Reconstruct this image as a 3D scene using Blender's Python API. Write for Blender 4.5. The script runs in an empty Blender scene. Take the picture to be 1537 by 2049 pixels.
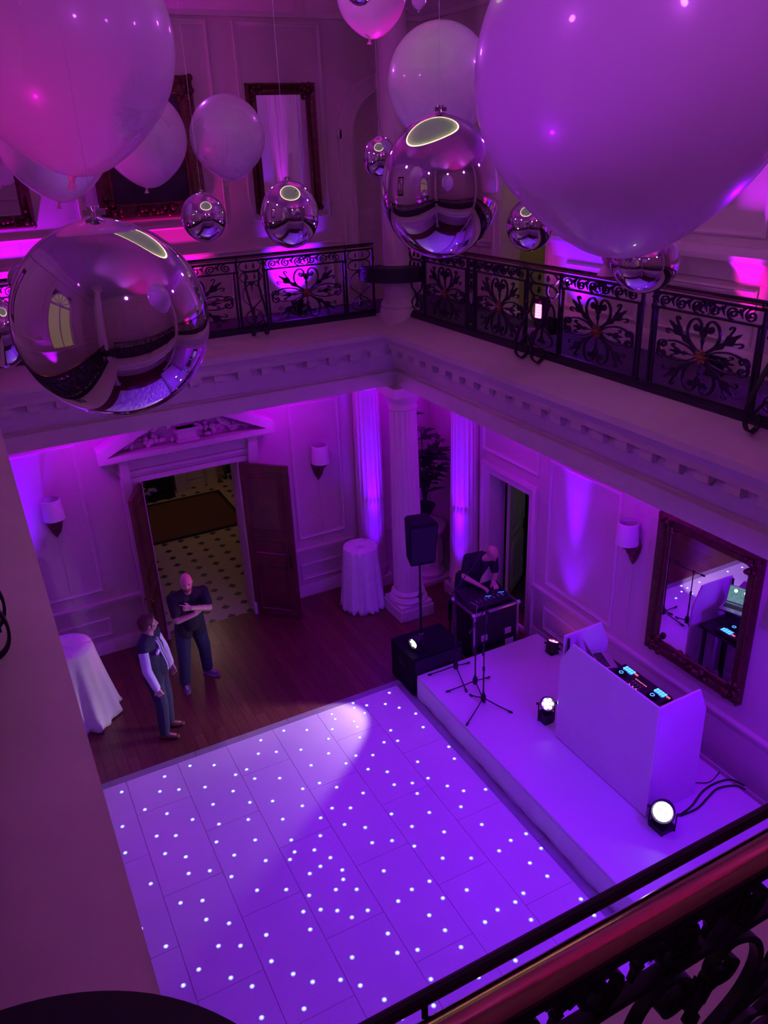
import bpy, bmesh, math, random
from mathutils import Vector, Matrix, Euler
random.seed(7)
scene = bpy.context.scene
COL = scene.collection
PI = math.pi
V = Vector

# ------------------------------------------------------------------ mesh helpers
class MB:
    def __init__(s):
        s.v, s.f, s.m = [], [], []
        s.mi = 0
    def add(s, vs, fs):
        b = len(s.v)
        s.v += [tuple(p) for p in vs]
        s.f += [tuple(b + i for i in f) for f in fs]
        s.m += [s.mi] * len(fs)
    def box(s, x0, x1, y0, y1, z0, z1, M=None):
        vs = [V((x, y, z)) for z in (z0, z1) for y in (y0, y1) for x in (x0, x1)]
        if M is not None: vs = [M @ p for p in vs]
        s.add(vs, [(0, 2, 3, 1), (4, 5, 7, 6), (0, 1, 5, 4), (2, 6, 7, 3), (0, 4, 6, 2), (1, 3, 7, 5)])
    def ring(s, rings, closed=False, caps=True):
        n = len(rings[0]); vs = [p for r in rings for p in r]; fs = []
        k = len(rings)
        for i in range(k if closed else k - 1):
            a, b = i * n, ((i + 1) % k) * n
            for j in range(n):
                fs.append((a + j, a + (j + 1) % n, b + (j + 1) % n, b + j))
        if caps and not closed:
            fs.append(tuple(reversed(range(n)))); fs.append(tuple(range((k - 1) * n, k * n)))
        s.add(vs, fs)
    def cyl(s, p0, p1, r0, r1=None, n=16):
        r1 = r0 if r1 is None else r1
        p0, p1 = V(p0), V(p1); a, b = perp(p1 - p0)
        s.ring([[p + (a * math.cos(2 * PI * i / n) + b * math.sin(2 * PI * i / n)) * r for i in range(n)] for p, r in ((p0, r0), (p1, r1))])
    def tube(s, pts, r, n=8, closed=False):
        pts = [V(p) for p in pts]; rs = r if isinstance(r, (list, tuple)) else [r] * len(pts)
        rings = []; up = None; k = len(pts)
        for i, p in enumerate(pts):
            t = (pts[(i + 1) % k] - pts[i - 1]) if closed else (pts[min(i + 1, k - 1)] - pts[max(i - 1, 0)])
            if t.length < 1e-9: t = V((0, 0, 1))
            t.normalize()
            if up is None: a, b = perp(t)
            else:
                a = up - t * up.dot(t)
                if a.length < 1e-6: a, b = perp(t)
                else: a.normalize(); b = t.cross(a)
            up = a
            rings.append([p + (a * math.cos(2 * PI * j / n) + b * math.sin(2 * PI * j / n)) * rs[i] for j in range(n)])
        s.ring(rings, closed)
    def strip(s, pts, nrm, w, d, closed=False):
        """flat bar of in-plane width w and depth d along nrm"""
        pts = [V(p) for p in pts]; nrm = V(nrm).normalized(); rings = []; k = len(pts)
        for i, p in enumerate(pts):
            t = (pts[(i + 1) % k] - pts[i - 1]) if closed else (pts[min(i + 1, k - 1)] - pts[max(i - 1, 0)])
            if t.length < 1e-9: t = V((1, 0, 0))
            c = nrm.cross(t.normalized()).normalized()
            rings.append([p + c * w / 2 + nrm * d / 2, p - c * w / 2 + nrm * d / 2, p - c * w / 2 - nrm * d / 2, p + c * w / 2 - nrm * d / 2])
        s.ring(rings, closed)
    def lathe(s, prof, n=24, M=None, caps=True, rad=None):
        rings = []
        for r, z in prof:
            rings.append([V((math.cos(2 * PI * i / n), math.sin(2 * PI * i / n), 0)) * (r * (rad(i, z) if rad else 1)) + V((0, 0, z)) for i in range(n)])
        if M is not None: rings = [[M @ p for p in r] for r in rings]
        s.ring(rings, False, caps)
    def prism(s, poly, f, d0, d1):
        """poly: 2D points, f(u,v,w) -> 3D"""
        n = len(poly)
        vs = [f(u, v, d0) for u, v in poly] + [f(u, v, d1) for u, v in poly]
        s.add(vs, [tuple(reversed(range(n))), tuple(range(n, 2 * n))] + [(i, (i + 1) % n, n + (i + 1) % n, n + i) for i in range(n)])
    def ell(s, c, r, nu=16, nv=10, M=None):
        c = V(c); r = (r, r, r) if isinstance(r, (int, float)) else r
        rings = []
        for j in range(nv + 1):
            t = -PI / 2 + PI * j / nv; t = max(-PI / 2 + .02, min(PI / 2 - .02, t))
            ring = [V((r[0] * math.cos(t) * math.cos(2 * PI * i / nu), r[1] * math.cos(t) * math.sin(2 * PI * i / nu), r[2] * math.sin(t))) for i in range(nu)]
            rings.append([c + (M @ p if M is not None else p) for p in ring])
        s.ring(rings)
    def caps(s, p0, r0, p1, r1, n=12):
        p0, p1 = V(p0), V(p1); t = (p1 - p0); L = t.length
        t = t.normalized() if L > 1e-6 else V((0, 0, 1)); a, b = perp(t); rings = []
        for k in range(5):
            u = -PI / 2 + .05 + (PI / 2 - .05) * k / 4
            rings.append([p0 + t * (r0 * math.sin(u)) + (a * math.cos(2 * PI * i / n) + b * math.sin(2 * PI * i / n)) * r0 * math.cos(u) for i in range(n)])
        for k in range(5):
            u = (PI / 2 - .05) * k / 4
            rings.append([p1 + t * (r1 * math.sin(u)) + (a * math.cos(2 * PI * i / n) + b * math.sin(2 * PI * i / n)) * r1 * math.cos(u) for i in range(n)])
        s.ring(rings)
    def build(s, name, mats, parent=None, ang=35, bevel=0, seg=2, loc=None):
        me = bpy.data.meshes.new(name); me.from_pydata(s.v, [], s.f)
        for m in (mats if isinstance(mats, (list, tuple)) else [mats]): me.materials.append(m)
        me.polygons.foreach_set('material_index', s.m)
        bm = bmesh.new(); bm.from_mesh(me); bmesh.ops.recalc_face_normals(bm, faces=bm.faces); bm.to_mesh(me); bm.free()
        if ang:
            me.polygons.foreach_set('use_smooth', [True] * len(me.polygons)); me.set_sharp_from_angle(angle=math.radians(ang))
        me.update()
        o = bpy.data.objects.new(name, me); COL.objects.link(o)
        if parent is not None: o.parent = parent
        if loc is not None: o.location = loc
        if bevel:
            b = o.modifiers.new('edge', 'BEVEL'); b.width = bevel; b.segments = seg; b.limit_method = 'ANGLE'; b.angle_limit = math.radians(40)
        return o

def perp(t):
    t = V(t).normalized()
    a = t.cross(V((0, 0, 1)) if abs(t.z) < .9 else V((1, 0, 0))).normalized()
    return a, t.cross(a)

def fuse(mb, name, mat, parent=None, voxel=.006, smooth=4, fac=.5):
    """weld overlapping solids into one continuous surface"""
    o = mb.build(name, mat, None, ang=0)
    r = o.modifiers.new('weld', 'REMESH'); r.mode = 'VOXEL'; r.voxel_size = voxel; r.use_smooth_shade = True
    if smooth:
        sm = o.modifiers.new('sm', 'SMOOTH'); sm.factor = fac; sm.iterations = smooth
    dg = bpy.context.evaluated_depsgraph_get(); dg.update()
    me = bpy.data.meshes.new_from_object(o.evaluated_get(dg)); me.name = name
    o.modifiers.clear(); o.data = me
    me.polygons.foreach_set('use_smooth', [True] * len(me.polygons)); me.update()
    if parent is not None: o.parent = parent
    return o

def tag(o, label=None, cat=None, group=None, kind=None):
    if label: o['label'] = label
    if cat: o['category'] = cat
    if group: o['group'] = group
    if kind: o['kind'] = kind
    return o
def empty(name, loc=(0, 0, 0), rz=0, label=None, cat=None, group=None, kind=None):
    o = bpy.data.objects.new(name, None); COL.objects.link(o); o.location = loc; o.rotation_euler = (0, 0, rz); o.empty_display_size = .1
    return tag(o, label, cat, group, kind)
def struct(o, label=None, cat=None): return tag(o, label, cat, None, 'structure')
def copy_tree(o, parent=None):
    c = o.copy(); COL.objects.link(c)
    if parent is not None: c.parent = parent
    for ch in list(o.children): copy_tree(ch, c)
    return c
def crom(pts, n=6, closed=False):
    P = [V(p if len(p) == 3 else (p[0], p[1], 0)) for p in pts]; k = len(P); out = []
    for i in range(k if closed else k - 1):
        p0 = P[(i - 1) % k] if closed or i > 0 else P[0]; p1 = P[i]; p2 = P[(i + 1) % k]
        p3 = P[(i + 2) % k] if closed or i + 2 < k else P[-1]
        for j in range(n):
            t = j / n
            out.append(.5 * ((2 * p1) + (p2 - p0) * t + (2 * p0 - 5 * p1 + 4 * p2 - p3) * t * t + (3 * p1 - p0 - 3 * p2 + p3) * t ** 3))
    if not closed: out.append(P[-1])
    return out
def spiral(cx, cy, r0, r1, a0, turns, n=18):
    return [V((cx + (r0 + (r1 - r0) * i / n) * math.cos(a0 + 2 * PI * turns * i / n), cy + (r0 + (r1 - r0) * i / n) * math.sin(a0 + 2 * PI * turns * i / n), 0)) for i in range(n + 1)]

# ------------------------------------------------------------------ materials
def nodes(name):
    m = bpy.data.materials.new(name); m.use_nodes = True; nt = m.node_tree
    return m, nt, nt.nodes['Principled BSDF']
def mat(name, col, rough=.5, metal=0, var=.12, scale=6, bump=0, coat=0, spec=.5):
    m, nt, b = nodes(name)
    tc = nt.nodes.new('ShaderNodeTexCoord'); no = nt.nodes.new('ShaderNodeTexNoise'); no.inputs['Scale'].default_value = scale; no.inputs['Detail'].default_value = 4
    nt.links.new(tc.outputs['Object'], no.inputs['Vector'])
    rp = nt.nodes.new('ShaderNodeValToRGB')
    rp.color_ramp.elements[0].position = .3; rp.color_ramp.elements[1].position = .7
    rp.color_ramp.elements[0].color = (*[c * (1 - var) for c in col], 1); rp.color_ramp.elements[1].color = (*[min(1, c * (1 + var)) for c in col], 1)
    nt.links.new(no.outputs['Fac'], rp.inputs['Fac']); nt.links.new(rp.outputs['Color'], b.inputs['Base Color'])
    b.inputs['Roughness'].default_value = rough; b.inputs['Metallic'].default_value = metal; b.inputs['Coat Weight'].default_value = coat
    b.inputs['Specular IOR Level'].default_value = spec
    if bump:
        bp = nt.nodes.new('ShaderNodeBump'); bp.inputs['Strength'].default_value = bump; bp.inputs['Distance'].default_value = .02
        nt.links.new(no.outputs['Fac'], bp.inputs['Height']); nt.links.new(bp.outputs['Normal'], b.inputs['Normal'])
    return m
def emis(name, col, s):
    m, nt, b = nodes(name)
    b.inputs['Base Color'].default_value = (*[min(1, c * .5) for c in col], 1)
    b.inputs['Emission Color'].default_value = (*col, 1); b.inputs['Emission Strength'].default_value = s
    return m
def planks(name, c1, c2, c3, bw, bh, rot=0, rough=.3, mortar=.004):
    m, nt, b = nodes(name)
    tc = nt.nodes.new('ShaderNodeTexCoord'); mp = nt.nodes.new('ShaderNodeMapping'); mp.inputs['Rotation'].default_value = (0, 0, rot)
    br = nt.nodes.new('ShaderNodeTexBrick'); br.inputs['Scale'].default_value = 1; br.inputs['Brick Width'].default_value = bw; br.inputs['Row Height'].default_value = bh
    br.inputs['Mortar Size'].default_value = mortar; br.inputs['Color1'].default_value = (*c1, 1); br.inputs['Color2'].default_value = (*c2, 1); br.inputs['Mortar'].default_value = (*c3, 1); br.inputs['Bias'].default_value = -.1
    nt.links.new(tc.outputs['Object'], mp.inputs['Vector']); nt.links.new(mp.outputs['Vector'], br.inputs['Vector'])
    no = nt.nodes.new('ShaderNodeTexNoise'); no.inputs['Scale'].default_value = 3; no.inputs['Detail'].default_value = 6
    m2 = nt.nodes.new('ShaderNodeMapping'); m2.inputs['Scale'].default_value = (1, 14, 1) if rot == 0 else (14, 1, 1)
    nt.links.new(tc.outputs['Object'], m2.inputs['Vector']); nt.links.new(m2.outputs['Vector'], no.inputs['Vector'])
    mx = nt.nodes.new('ShaderNodeMix'); mx.data_type = 'RGBA'; mx.blend_type = 'OVERLAY'; mx.inputs['Factor'].default_value = .55
    nt.links.new(br.outputs['Color'], mx.inputs['A']); nt.links.new(no.outputs['Fac'], mx.inputs['B'])
    nt.links.new(mx.outputs['Result'], b.inputs['Base Color']); b.inputs['Roughness'].default_value = rough
    return m

M = {}
M['wall'] = mat('cream wall paint', (.66, .55, .48), .55, var=.03, scale=2)
M['trim'] = mat('cream trim paint', (.72, .62, .55), .45, var=.03, scale=3)
M['stone'] = mat('painted plaster', (.68, .58, .53), .5, var=.04, scale=4)
M['ceiling'] = mat('ceiling paint', (.7, .62, .58), .6, var=.02)
M['carpet'] = mat('gallery carpet', (.10, .07, .12), .95, var=.3, scale=60)
M['floorwood'] = planks('dark parquet boards', (.17, .055, .04), (.11, .03, .025), (.05, .014, .012), 1.9, .14, PI / 2, .28)
M['doorwood'] = mat('mahogany', (.13, .035, .03), .35, var=.3, scale=5, coat=.2)
M['iron'] = mat('black wrought iron', (.012, .01, .016), .4, var=.2, scale=30, spec=.35)
M['rust'] = mat('gilded rosette', (.24, .09, .04), .45, .3, var=.3, scale=20)
M['brass'] = mat('polished brass handrail', (.44, .27, .16), .11, .95, var=.15, scale=8)
M['frame'] = mat('dark gilt frame', (.115, .04, .025), .28, .45, var=.35, scale=18, bump=.4)
M['mirror'] = mat('mirror glass', (.86, .84, .86), .0, 1, var=0)
M['dark'] = mat('dark void', (.01, .01, .014), .8, var=.2)
M['black'] = mat('black plastic', (.012, .012, .016), .45, var=.2, scale=20)
M['blackm'] = mat('black speaker box', (.009, .009, .012), .75, var=.3, scale=80, bump=.15, spec=.15)
M['alu'] = mat('aluminium', (.6, .58, .6), .3, .85, var=.05)
M['cloth'] = mat('white table linen', (.8, .78, .78), .85, var=.03, scale=8)
M['white'] = mat('white laminate', (.74, .70, .76), .32, var=.02, scale=4)
M['skirt'] = mat('white stage skirt', (.78, .77, .78), .5, var=.03, scale=4)
M['edging'] = mat('dance floor edging', (.34, .3, .36), .35, var=.1)
M['scrim'] = mat('white booth fabric', (.8, .78, .78), .6, var=.03, scale=3)
M['shade'] = mat('pleated lamp shade', (.75, .7, .66), .8, var=.05)
M['skin'] = mat('skin', (.58, .32, .25), .5, var=.08, scale=20)
M['navy'] = mat('navy gilet', (.022, .024, .045), .8, var=.2, scale=30)
M['denim'] = mat('dark trousers', (.03, .035, .065), .85, var=.2, scale=40)
M['bshirt'] = mat('black t-shirt', (.014, .014, .02), .9, var=.2, scale=30)
M['shirt'] = mat('pale shirt', (.62, .62, .72), .8, var=.04, scale=20)
M['tie'] = mat('striped tie', (.35, .32, .4), .6, var=.5, scale=60)
M['shoe'] = mat('brown leather shoes', (.16, .06, .04), .35, var=.2)
M['trainer'] = mat('grey trainers', (.16, .13, .2), .7, var=.2)
M['sole'] = mat('pale soles', (.5, .45, .5), .6)
M['hairb'] = mat('brown hair', (.09, .035, .02), .7, var=.4, scale=40, bump=.4)
M['beard'] = mat('ginger beard', (.26, .09, .05), .8, var=.4, scale=50, bump=.3)
M['eye'] = mat('dark eyes', (.02, .015, .015), .2)
M['lip'] = mat('lips', (.42, .17, .15), .5)
M['leaf'] = mat('dark green leaves', (.02, .05, .02), .5, var=.4, scale=8)
M['petal'] = mat('pale flowers', (.5, .42, .38), .7, var=.2)
M['rug'] = mat('brown door mat', (.13, .055, .03), .95, var=.2, scale=40)
M['fire'] = mat('black hearth', (.01, .01, .018), .7)
M['knot'] = mat('balloon neck latex', (.75, .5, .5), .5)
M['line'] = mat('fishing line', (.6, .55, .62), .3)
M['rubber'] = mat('rubber', (.012, .012, .014), .7)
M['upholstery'] = mat('dark iron base strip', (.025, .012, .03), .8)
M['led'] = emis('white star led', (.8, .85, 1.0), 6)
M['ledhalo'] = emis('blue star led halo glow', (.25, .3, 1.0), 1.6)  # blue glow around each star, painted as an emissive ring
M['whitelamp'] = emis('white par lens', (1, .93, .8), 3.5)
M['pinkled'] = emis('magenta led', (1, .12, .55), 6)
M['violetled'] = emis('violet led', (.5, .1, 1), 5)
M['blueled'] = emis('blue pad led', (.02, .12, 1), 4)
M['cyanled'] = emis('cyan pad led', (.06, .28, 1), 3.2)
M['redled'] = emis('red key led', (1, .12, .2), 2.5)
M['ring'] = emis('warm ring light', (1, .82, .4), 3.2)
M['dome'] = emis('skylight dusk glow', (.62, .72, .56), .12)
M['badge'] = mat('white name badge', (.95, .95, .95), .08, var=0)

def chrome():
    m, nt, b = nodes('silver orb foil')
    b.inputs['Base Color'].default_value = (.72, .69, .74, 1); b.inputs['Metallic'].default_value = 1; b.inputs['Roughness'].default_value = .035
    tc = nt.nodes.new('ShaderNodeTexCoord'); no = nt.nodes.new('ShaderNodeTexNoise'); no.inputs['Scale'].default_value = 3.0; no.inputs['Detail'].default_value = 1
    bp = nt.nodes.new('ShaderNodeBump'); bp.inputs['Strength'].default_value = .05; bp.inputs['Distance'].default_value = .05
    nt.links.new(tc.outputs['Object'], no.inputs['Vector']); nt.links.new(no.outputs['Fac'], bp.inputs['Height']); nt.links.new(bp.outputs['Normal'], b.inputs['Normal'])
    return m
M['chrome'] = chrome()
def latex():
    m, nt, b = nodes('white balloon latex'); out = nt.nodes['Material Output']
    b.inputs['Base Color'].default_value = (.8, .76, .78, 1); b.inputs['Roughness'].default_value = .3; b.inputs['Coat Weight'].default_value = .6; b.inputs['Coat Roughness'].default_value = .05
    tr = nt.nodes.new('ShaderNodeBsdfTranslucent'); tr.inputs['Color'].default_value = (.85, .78, .82, 1)
    mx = nt.nodes.new('ShaderNodeMixShader'); mx.inputs['Fac'].default_value = .38
    nt.links.new(b.outputs['BSDF'], mx.inputs[1]); nt.links.new(tr.outputs['BSDF'], mx.inputs[2]); nt.links.new(mx.outputs['Shader'], out.inputs['Surface'])
    return m
M['latex'] = latex()
def tiles():
    m, nt, b = nodes('cream floor tiles with black diamonds')
    tc = nt.nodes.new('ShaderNodeTexCoord'); mp = nt.nodes.new('ShaderNodeMapping')
    s = 1 / .318
    mp.inputs['Scale'].default_value = (s, s, s); mp.inputs['Location'].default_value = (-2.431 * s + .5, -14.318 * s + .5, 0)
    nt.links.new(tc.outputs['Object'], mp.inputs['Vector'])
    fr = nt.nodes.new('ShaderNodeVectorMath'); fr.operation = 'FRACTION'; nt.links.new(mp.outputs['Vector'], fr.inputs[0])
    sb = nt.nodes.new('ShaderNodeVectorMath'); sb.operation = 'SUBTRACT'; sb.inputs[1].default_value = (.5, .5, 0); nt.links.new(fr.outputs[0], sb.inputs[0])
    ab = nt.nodes.new('ShaderNodeVectorMath'); ab.operation = 'ABSOLUTE'; nt.links.new(sb.outputs[0], ab.inputs[0])
    sx = nt.nodes.new('ShaderNodeSeparateXYZ'); nt.links.new(ab.outputs[0], sx.inputs[0])
    ad = nt.nodes.new('ShaderNodeMath'); nt.links.new(sx.outputs[0], ad.inputs[0]); nt.links.new(sx.outputs[1], ad.inputs[1])
    lt = nt.nodes.new('ShaderNodeMath'); lt.operation = 'LESS_THAN'; lt.inputs[1].default_value = .235; nt.links.new(ad.outputs[0], lt.inputs[0])
    mx = nt.nodes.new('ShaderNodeMix'); mx.data_type = 'RGBA'; mx.inputs['A'].default_value = (.5, .4, .28, 1); mx.inputs['B'].default_value = (.03, .02, .025, 1)
    nt.links.new(lt.outputs[0], mx.inputs['Factor']); nt.links.new(mx.outputs['Result'], b.inputs['Base Color']); b.inputs['Roughness'].default_value = .35
    return m
M['tiles'] = tiles()
def screen():
    m, nt, b = nodes('laptop screen picture')
    b.inputs['Base Color'].default_value = (.01, .01, .012, 1)
    tc = nt.nodes.new('ShaderNodeTexCoord'); br = nt.nodes.new('ShaderNodeTexBrick'); br.inputs['Scale'].default_value = 9; br.inputs['Mortar Size'].default_value = .04
    br.inputs['Color1'].default_value = (.05, .25, .3, 1); br.inputs['Color2'].default_value = (.3, .5, .55, 1); br.inputs['Mortar'].default_value = (.01, .015, .02, 1)
    nt.links.new(tc.outputs['Generated'], br.inputs['Vector']); nt.links.new(br.outputs['Color'], b.inputs['Emission Color']); b.inputs['Emission Strength'].default_value = 1.2
    return m
M['screen'] = screen()

# ------------------------------------------------------------------ camera
Rm = [V((0.88495108, -0.46408924, -0.0385001)), V((-0.22430301, -0.35232465, -0.90860249)), V((0.40810506, 0.81270445, -0.4158837))]
fw = Rm[2].normalized(); rt = (Rm[0] - fw * Rm[0].dot(fw)).normalized(); dn = fw.cross(rt)
cam = bpy.data.cameras.new('camera'); co = bpy.data.objects.new('camera', cam); COL.objects.link(co)
mw = Matrix(((rt.x, -dn.x, -fw.x, 0), (rt.y, -dn.y, -fw.y, 0), (rt.z, -dn.z, -fw.z, 6.85), (0, 0, 0, 1)))
co.matrix_world = mw; cam.sensor_fit = 'VERTICAL'; cam.sensor_height = 36; cam.sensor_width = 27; cam.lens = 1606.727 * 36 / 2049; cam.clip_start = .02; cam.clip_end = 100
scene.camera = co
# ------------------------------------------------------------------ the room
RX0, RX1, RY0, RY1 = -.385, 5.35, .65, 9.95          # balustrade lines round the atrium
WX0, WX1, WY0, WY1 = -1.55, 6.5, -.9, 11.1           # walls
ZC, GF = 8.8, 4.72                                   # ceiling, gallery floor
CX, CY = (RX0 + RX1) / 2, (RY0 + RY1) / 2

b = MB(); b.box(WX0 - .3, WX1 + .3, WY0 - .3, WY1, -.2, 0); struct(b.build('floor', M['floorwood'], ang=0), 'dark red-brown plank floor of the ground floor hall', 'floor')

def wall(name, axis, c0, c1, u0, u1, holes, label, z1=ZC):
    """wall slab between c0..c1 on its axis with rectangular holes (u0,u1,z0,z1)"""
    b = MB(); us = sorted({u0, u1} | {h[0] for h in holes} | {h[1] for h in holes}); zs = sorted({0, z1} | {h[2] for h in holes} | {h[3] for h in holes})
    for i in range(len(us) - 1):
        for j in range(len(zs) - 1):
            um, zm = (us[i] + us[i + 1]) / 2, (zs[j] + zs[j + 1]) / 2
            if any(h[0] < um < h[1] and h[2] < zm < h[3] for h in holes): continue
            if axis == 'y': b.box(us[i], us[i + 1], c0, c1, zs[j], zs[j + 1])
            else: b.box(c0, c1, us[i], us[i + 1], zs[j], zs[j + 1])
    return struct(b.build(name, M['wall'], ang=0), label, 'wall')
wall('wall_back', 'y', WY1, WY1 + .3, WX0 - .3, WX1 + .3, [(1.71, 3.11, 0, 2.64)], 'cream panelled wall with the pedimented double doorway')
wall('wall_right', 'x', WX1, WX1 + .3, WY0 - .3, WY1, [(8.33, 9.33, 0, 2.27), (8.2, 9.15, GF, 7.0)], 'cream panelled wall behind the white stage')
wall('wall_left', 'x', WX0 - .3, WX0, WY0 - .3, WY1, [(1.5, 2.7, 5.7, 7.9)], 'cream wall beyond the near fascia, seen in the silver balloons')
wall('wall_front', 'y', WY0 - .3, WY0, WX0, WX1, [], 'cream wall behind the viewer, seen in the silver balloons')

# gallery slab and ceiling
b = MB()
for x0, x1, y0, y1 in ((WX0, RX0 + .02, WY0, WY1), (RX1 - .02, WX1, WY0, WY1), (RX0 + .02, RX1 - .02, WY0, RY0 + .02), (RX0 + .02, RX1 - .02, RY1 - .02, WY1)):
    b.mi = 0; b.box(x0, x1, y0, y1, 3.98, 4.66)
    b.mi = 1; b.box(x0, x1, y0, y1, 4.66, GF)
struct(b.build('gallery_floor', [M['ceiling'], M['carpet']], ang=0), 'dark carpeted gallery floor behind the iron balustrades', 'floor')
OR = 1.55
b = MB(); n = 64
circ = [V((CX + OR * math.cos(2 * PI * i / n), CY + OR * math.sin(2 * PI * i / n), ZC)) for i in range(n)]
def sq(p):
    d = p - V((CX, CY, ZC)); k = 1e9
    if d.x > 1e-6: k = min(k, (WX1 + .3 - CX) / d.x)
    if d.x < -1e-6: k = min(k, (WX0 - .3 - CX) / d.x)
    if d.y > 1e-6: k = min(k, (WY1 + .3 - CY) / d.y)
    if d.y < -1e-6: k = min(k, (WY0 - .3 - CY) / d.y)
    return V((CX, CY, ZC)) + d * k
outer = [sq(p) for p in circ]
up = V((0, 0, .25))
b.ring([outer, circ, [p + up for p in circ], [p + up for p in outer]], True)
struct(b.build('ceiling', M['ceiling'], ang=20), 'pale ceiling with a round skylight opening', 'ceiling')
dome = empty('skylight', (CX, CY, ZC), 0, 'round grey-green skylight with a warm lit ring, mirrored in the silver balloons', 'skylight', None, 'structure')
b = MB(); b.lathe([(OR + .02, .2), (OR * .95, .5), (OR * .8, .85), (OR * .5, 1.15), (.02, 1.3)], 48); b.build('glass_dome', M['dome'], dome)
b = MB(); b.tube([V((OR * 1.0 * math.cos(2 * PI * i / 64), OR * 1.0 * math.sin(2 * PI * i / 64), .06)) for i in range(64)], .05, 8, True); b.build('ring_light', M['ring'], dome)

# entablature round the atrium
prof = [(-.12, 4.73), (.05, 4.73), (.40, 4.585), (.45, 4.575), (.45, 4.505), (.42, 4.48), (.38, 4.44), (.355, 4.40), (.355, 4.34), (.25, 4.34), (.25, 4.23), (.235, 4.20), (.205, 4.12), (.175, 4.03), (.15, 4.0), (.15, 3.975), (.2, 3.965), (.2, 3.77), (-.12, 3.77)]
def rect(o, z): return [V((RX0 + o, RY0 + o, z)), V((RX1 - o, RY0 + o, z)), V((RX1 - o, RY1 - o, z)), V((RX0 + o, RY1 - o, z))]
b = MB(); b.ring([rect(o, z) for o, z in prof], True)
def modill(fn, L):
    k = int((L - .9) / .31); s = (L - k * .31) / 2
    for i in range(k + 1):
        u = s + i * .31
        fn(u - .075, u + .075)
modill(lambda a, c: (b.box(RX1 - .335, RX1 - .24, RY0 + a, RY0 + c, 4.25, 4.345), b.box(RX1 - .28, RX1 - .24, RY0 + a + .02, RY0 + c - .02, 4.215, 4.26)), RY1 - RY0)
modill(lambda a, c: (b.box(RX0 + .24, RX0 + .335, RY0 + a, RY0 + c, 4.25, 4.345), b.box(RX0 + .24, RX0 + .28, RY0 + a + .02, RY0 + c - .02, 4.215, 4.26)), RY1 - RY0)
modill(lambda a, c: (b.box(RX0 + a, RX0 + c, RY1 - .335, RY1 - .24, 4.25, 4.345), b.box(RX0 + a + .02, RX0 + c - .02, RY1 - .28, RY1 - .24, 4.215, 4.26)), RX1 - RX0)
modill(lambda a, c: (b.box(RX0 + a, RX0 + c, RY0 + .24, RY0 + .335, 4.25, 4.345),), RX1 - RX0)
struct(b.build('entablature', M['stone'], ang=25), 'pale moulded cornice and architrave with dentil blocks round the open well', 'cornice')

# columns
def flute(nf, depth):
    def rad(z0, z1):
        def f(i, z):
            u = (i / (nf * 6)) * nf; k = abs((u % 1) - .5) * 2           # 1 at the fillet, 0 in the groove
            return 1 - depth * max(0, 1 - k * k * 1.6)
        return f
    return rad
def column(x, y, label, upper=True):
    e = empty('column', (x, y, 0), 0, label, 'column', None, 'structure')
    b = MB(); b.box(-.3, .3, -.3, .3, 0, .2); b.box(-.28, .28, -.28, .28, .2, .26); b.build('plinth', M['stone'], e, bevel=.012)
    b = MB(); b.lathe([(.285, .26), (.305, .29), (.285, .335), (.255, .35), (.25, .375), (.268, .4), (.25, .43), (.232, .45)], 40); b.build('base', M['stone'], e)
    b = MB(); nf = 20
    def rd(i, z):
        u = (i / 6.0) % 1; k = abs(u - .5) * 2
        g = max(0, 1 - 1.55 * k * k) ** .5
        d = .06 if z > 1.62 else (.06 * max(0, (z - 1.45) / .17) if z > 1.45 else 0)
        cab = .035 * g if z < 1.5 else 0
        return 1 - d * g - cab
    zs = [.45, .47] + [.5 + .95 * i / 6 for i in range(7)] + [1.5, 1.55, 1.6, 1.63] + [1.7 + 1.7 * i / 8 for i in range(9)]
    b.lathe([(.228 - .03 * max(0, (z - 1.2) / 2.3) ** 1.2, z) for z in zs], nf * 6, rad=rd); b.build('shaft', M['stone'], e, ang=50)
    b = MB(); b.lathe([(.2, 3.4), (.215, 3.42), (.2, 3.44), (.2, 3.5), (.22, 3.52), (.265, 3.6), (.27, 3.63)], 40); b.box(-.28, .28, -.28, .28, 3.63, 3.77); b.build('capital', M['stone'], e)
    if upper:
        b = MB(); b.lathe([(.27, 4.60), (.27, 4.80), (.25, 4.83), (.26, 4.87), (.235, 4.92), (.215, 4.95), (.205, 4.97)], 32); b.lathe([(.2, 4.97), (.2, 6.0), (.19, 7.2), (.178, 8.3)], 40)
        b.lathe([(.19, 8.28), (.2, 8.3), (.185, 8.33), (.185, 8.42), (.25, 8.52), (.25, 8.56)], 32); b.box(-.26, .26, -.26, .26, 8.56, ZC); b.build('upper_shaft', M['stone'], e)
    return e
column(5.29, 9.79, 'fluted white column in the corner of the well, between stage and doorway')
column(-.56, 9.79, 'white column at the far left corner of the well, hidden by the near fascia')
column(-.50, .72, 'white column beside the viewer at the near corner')
column(5.29, .81, 'white column at the near end of the stage side')
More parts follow.
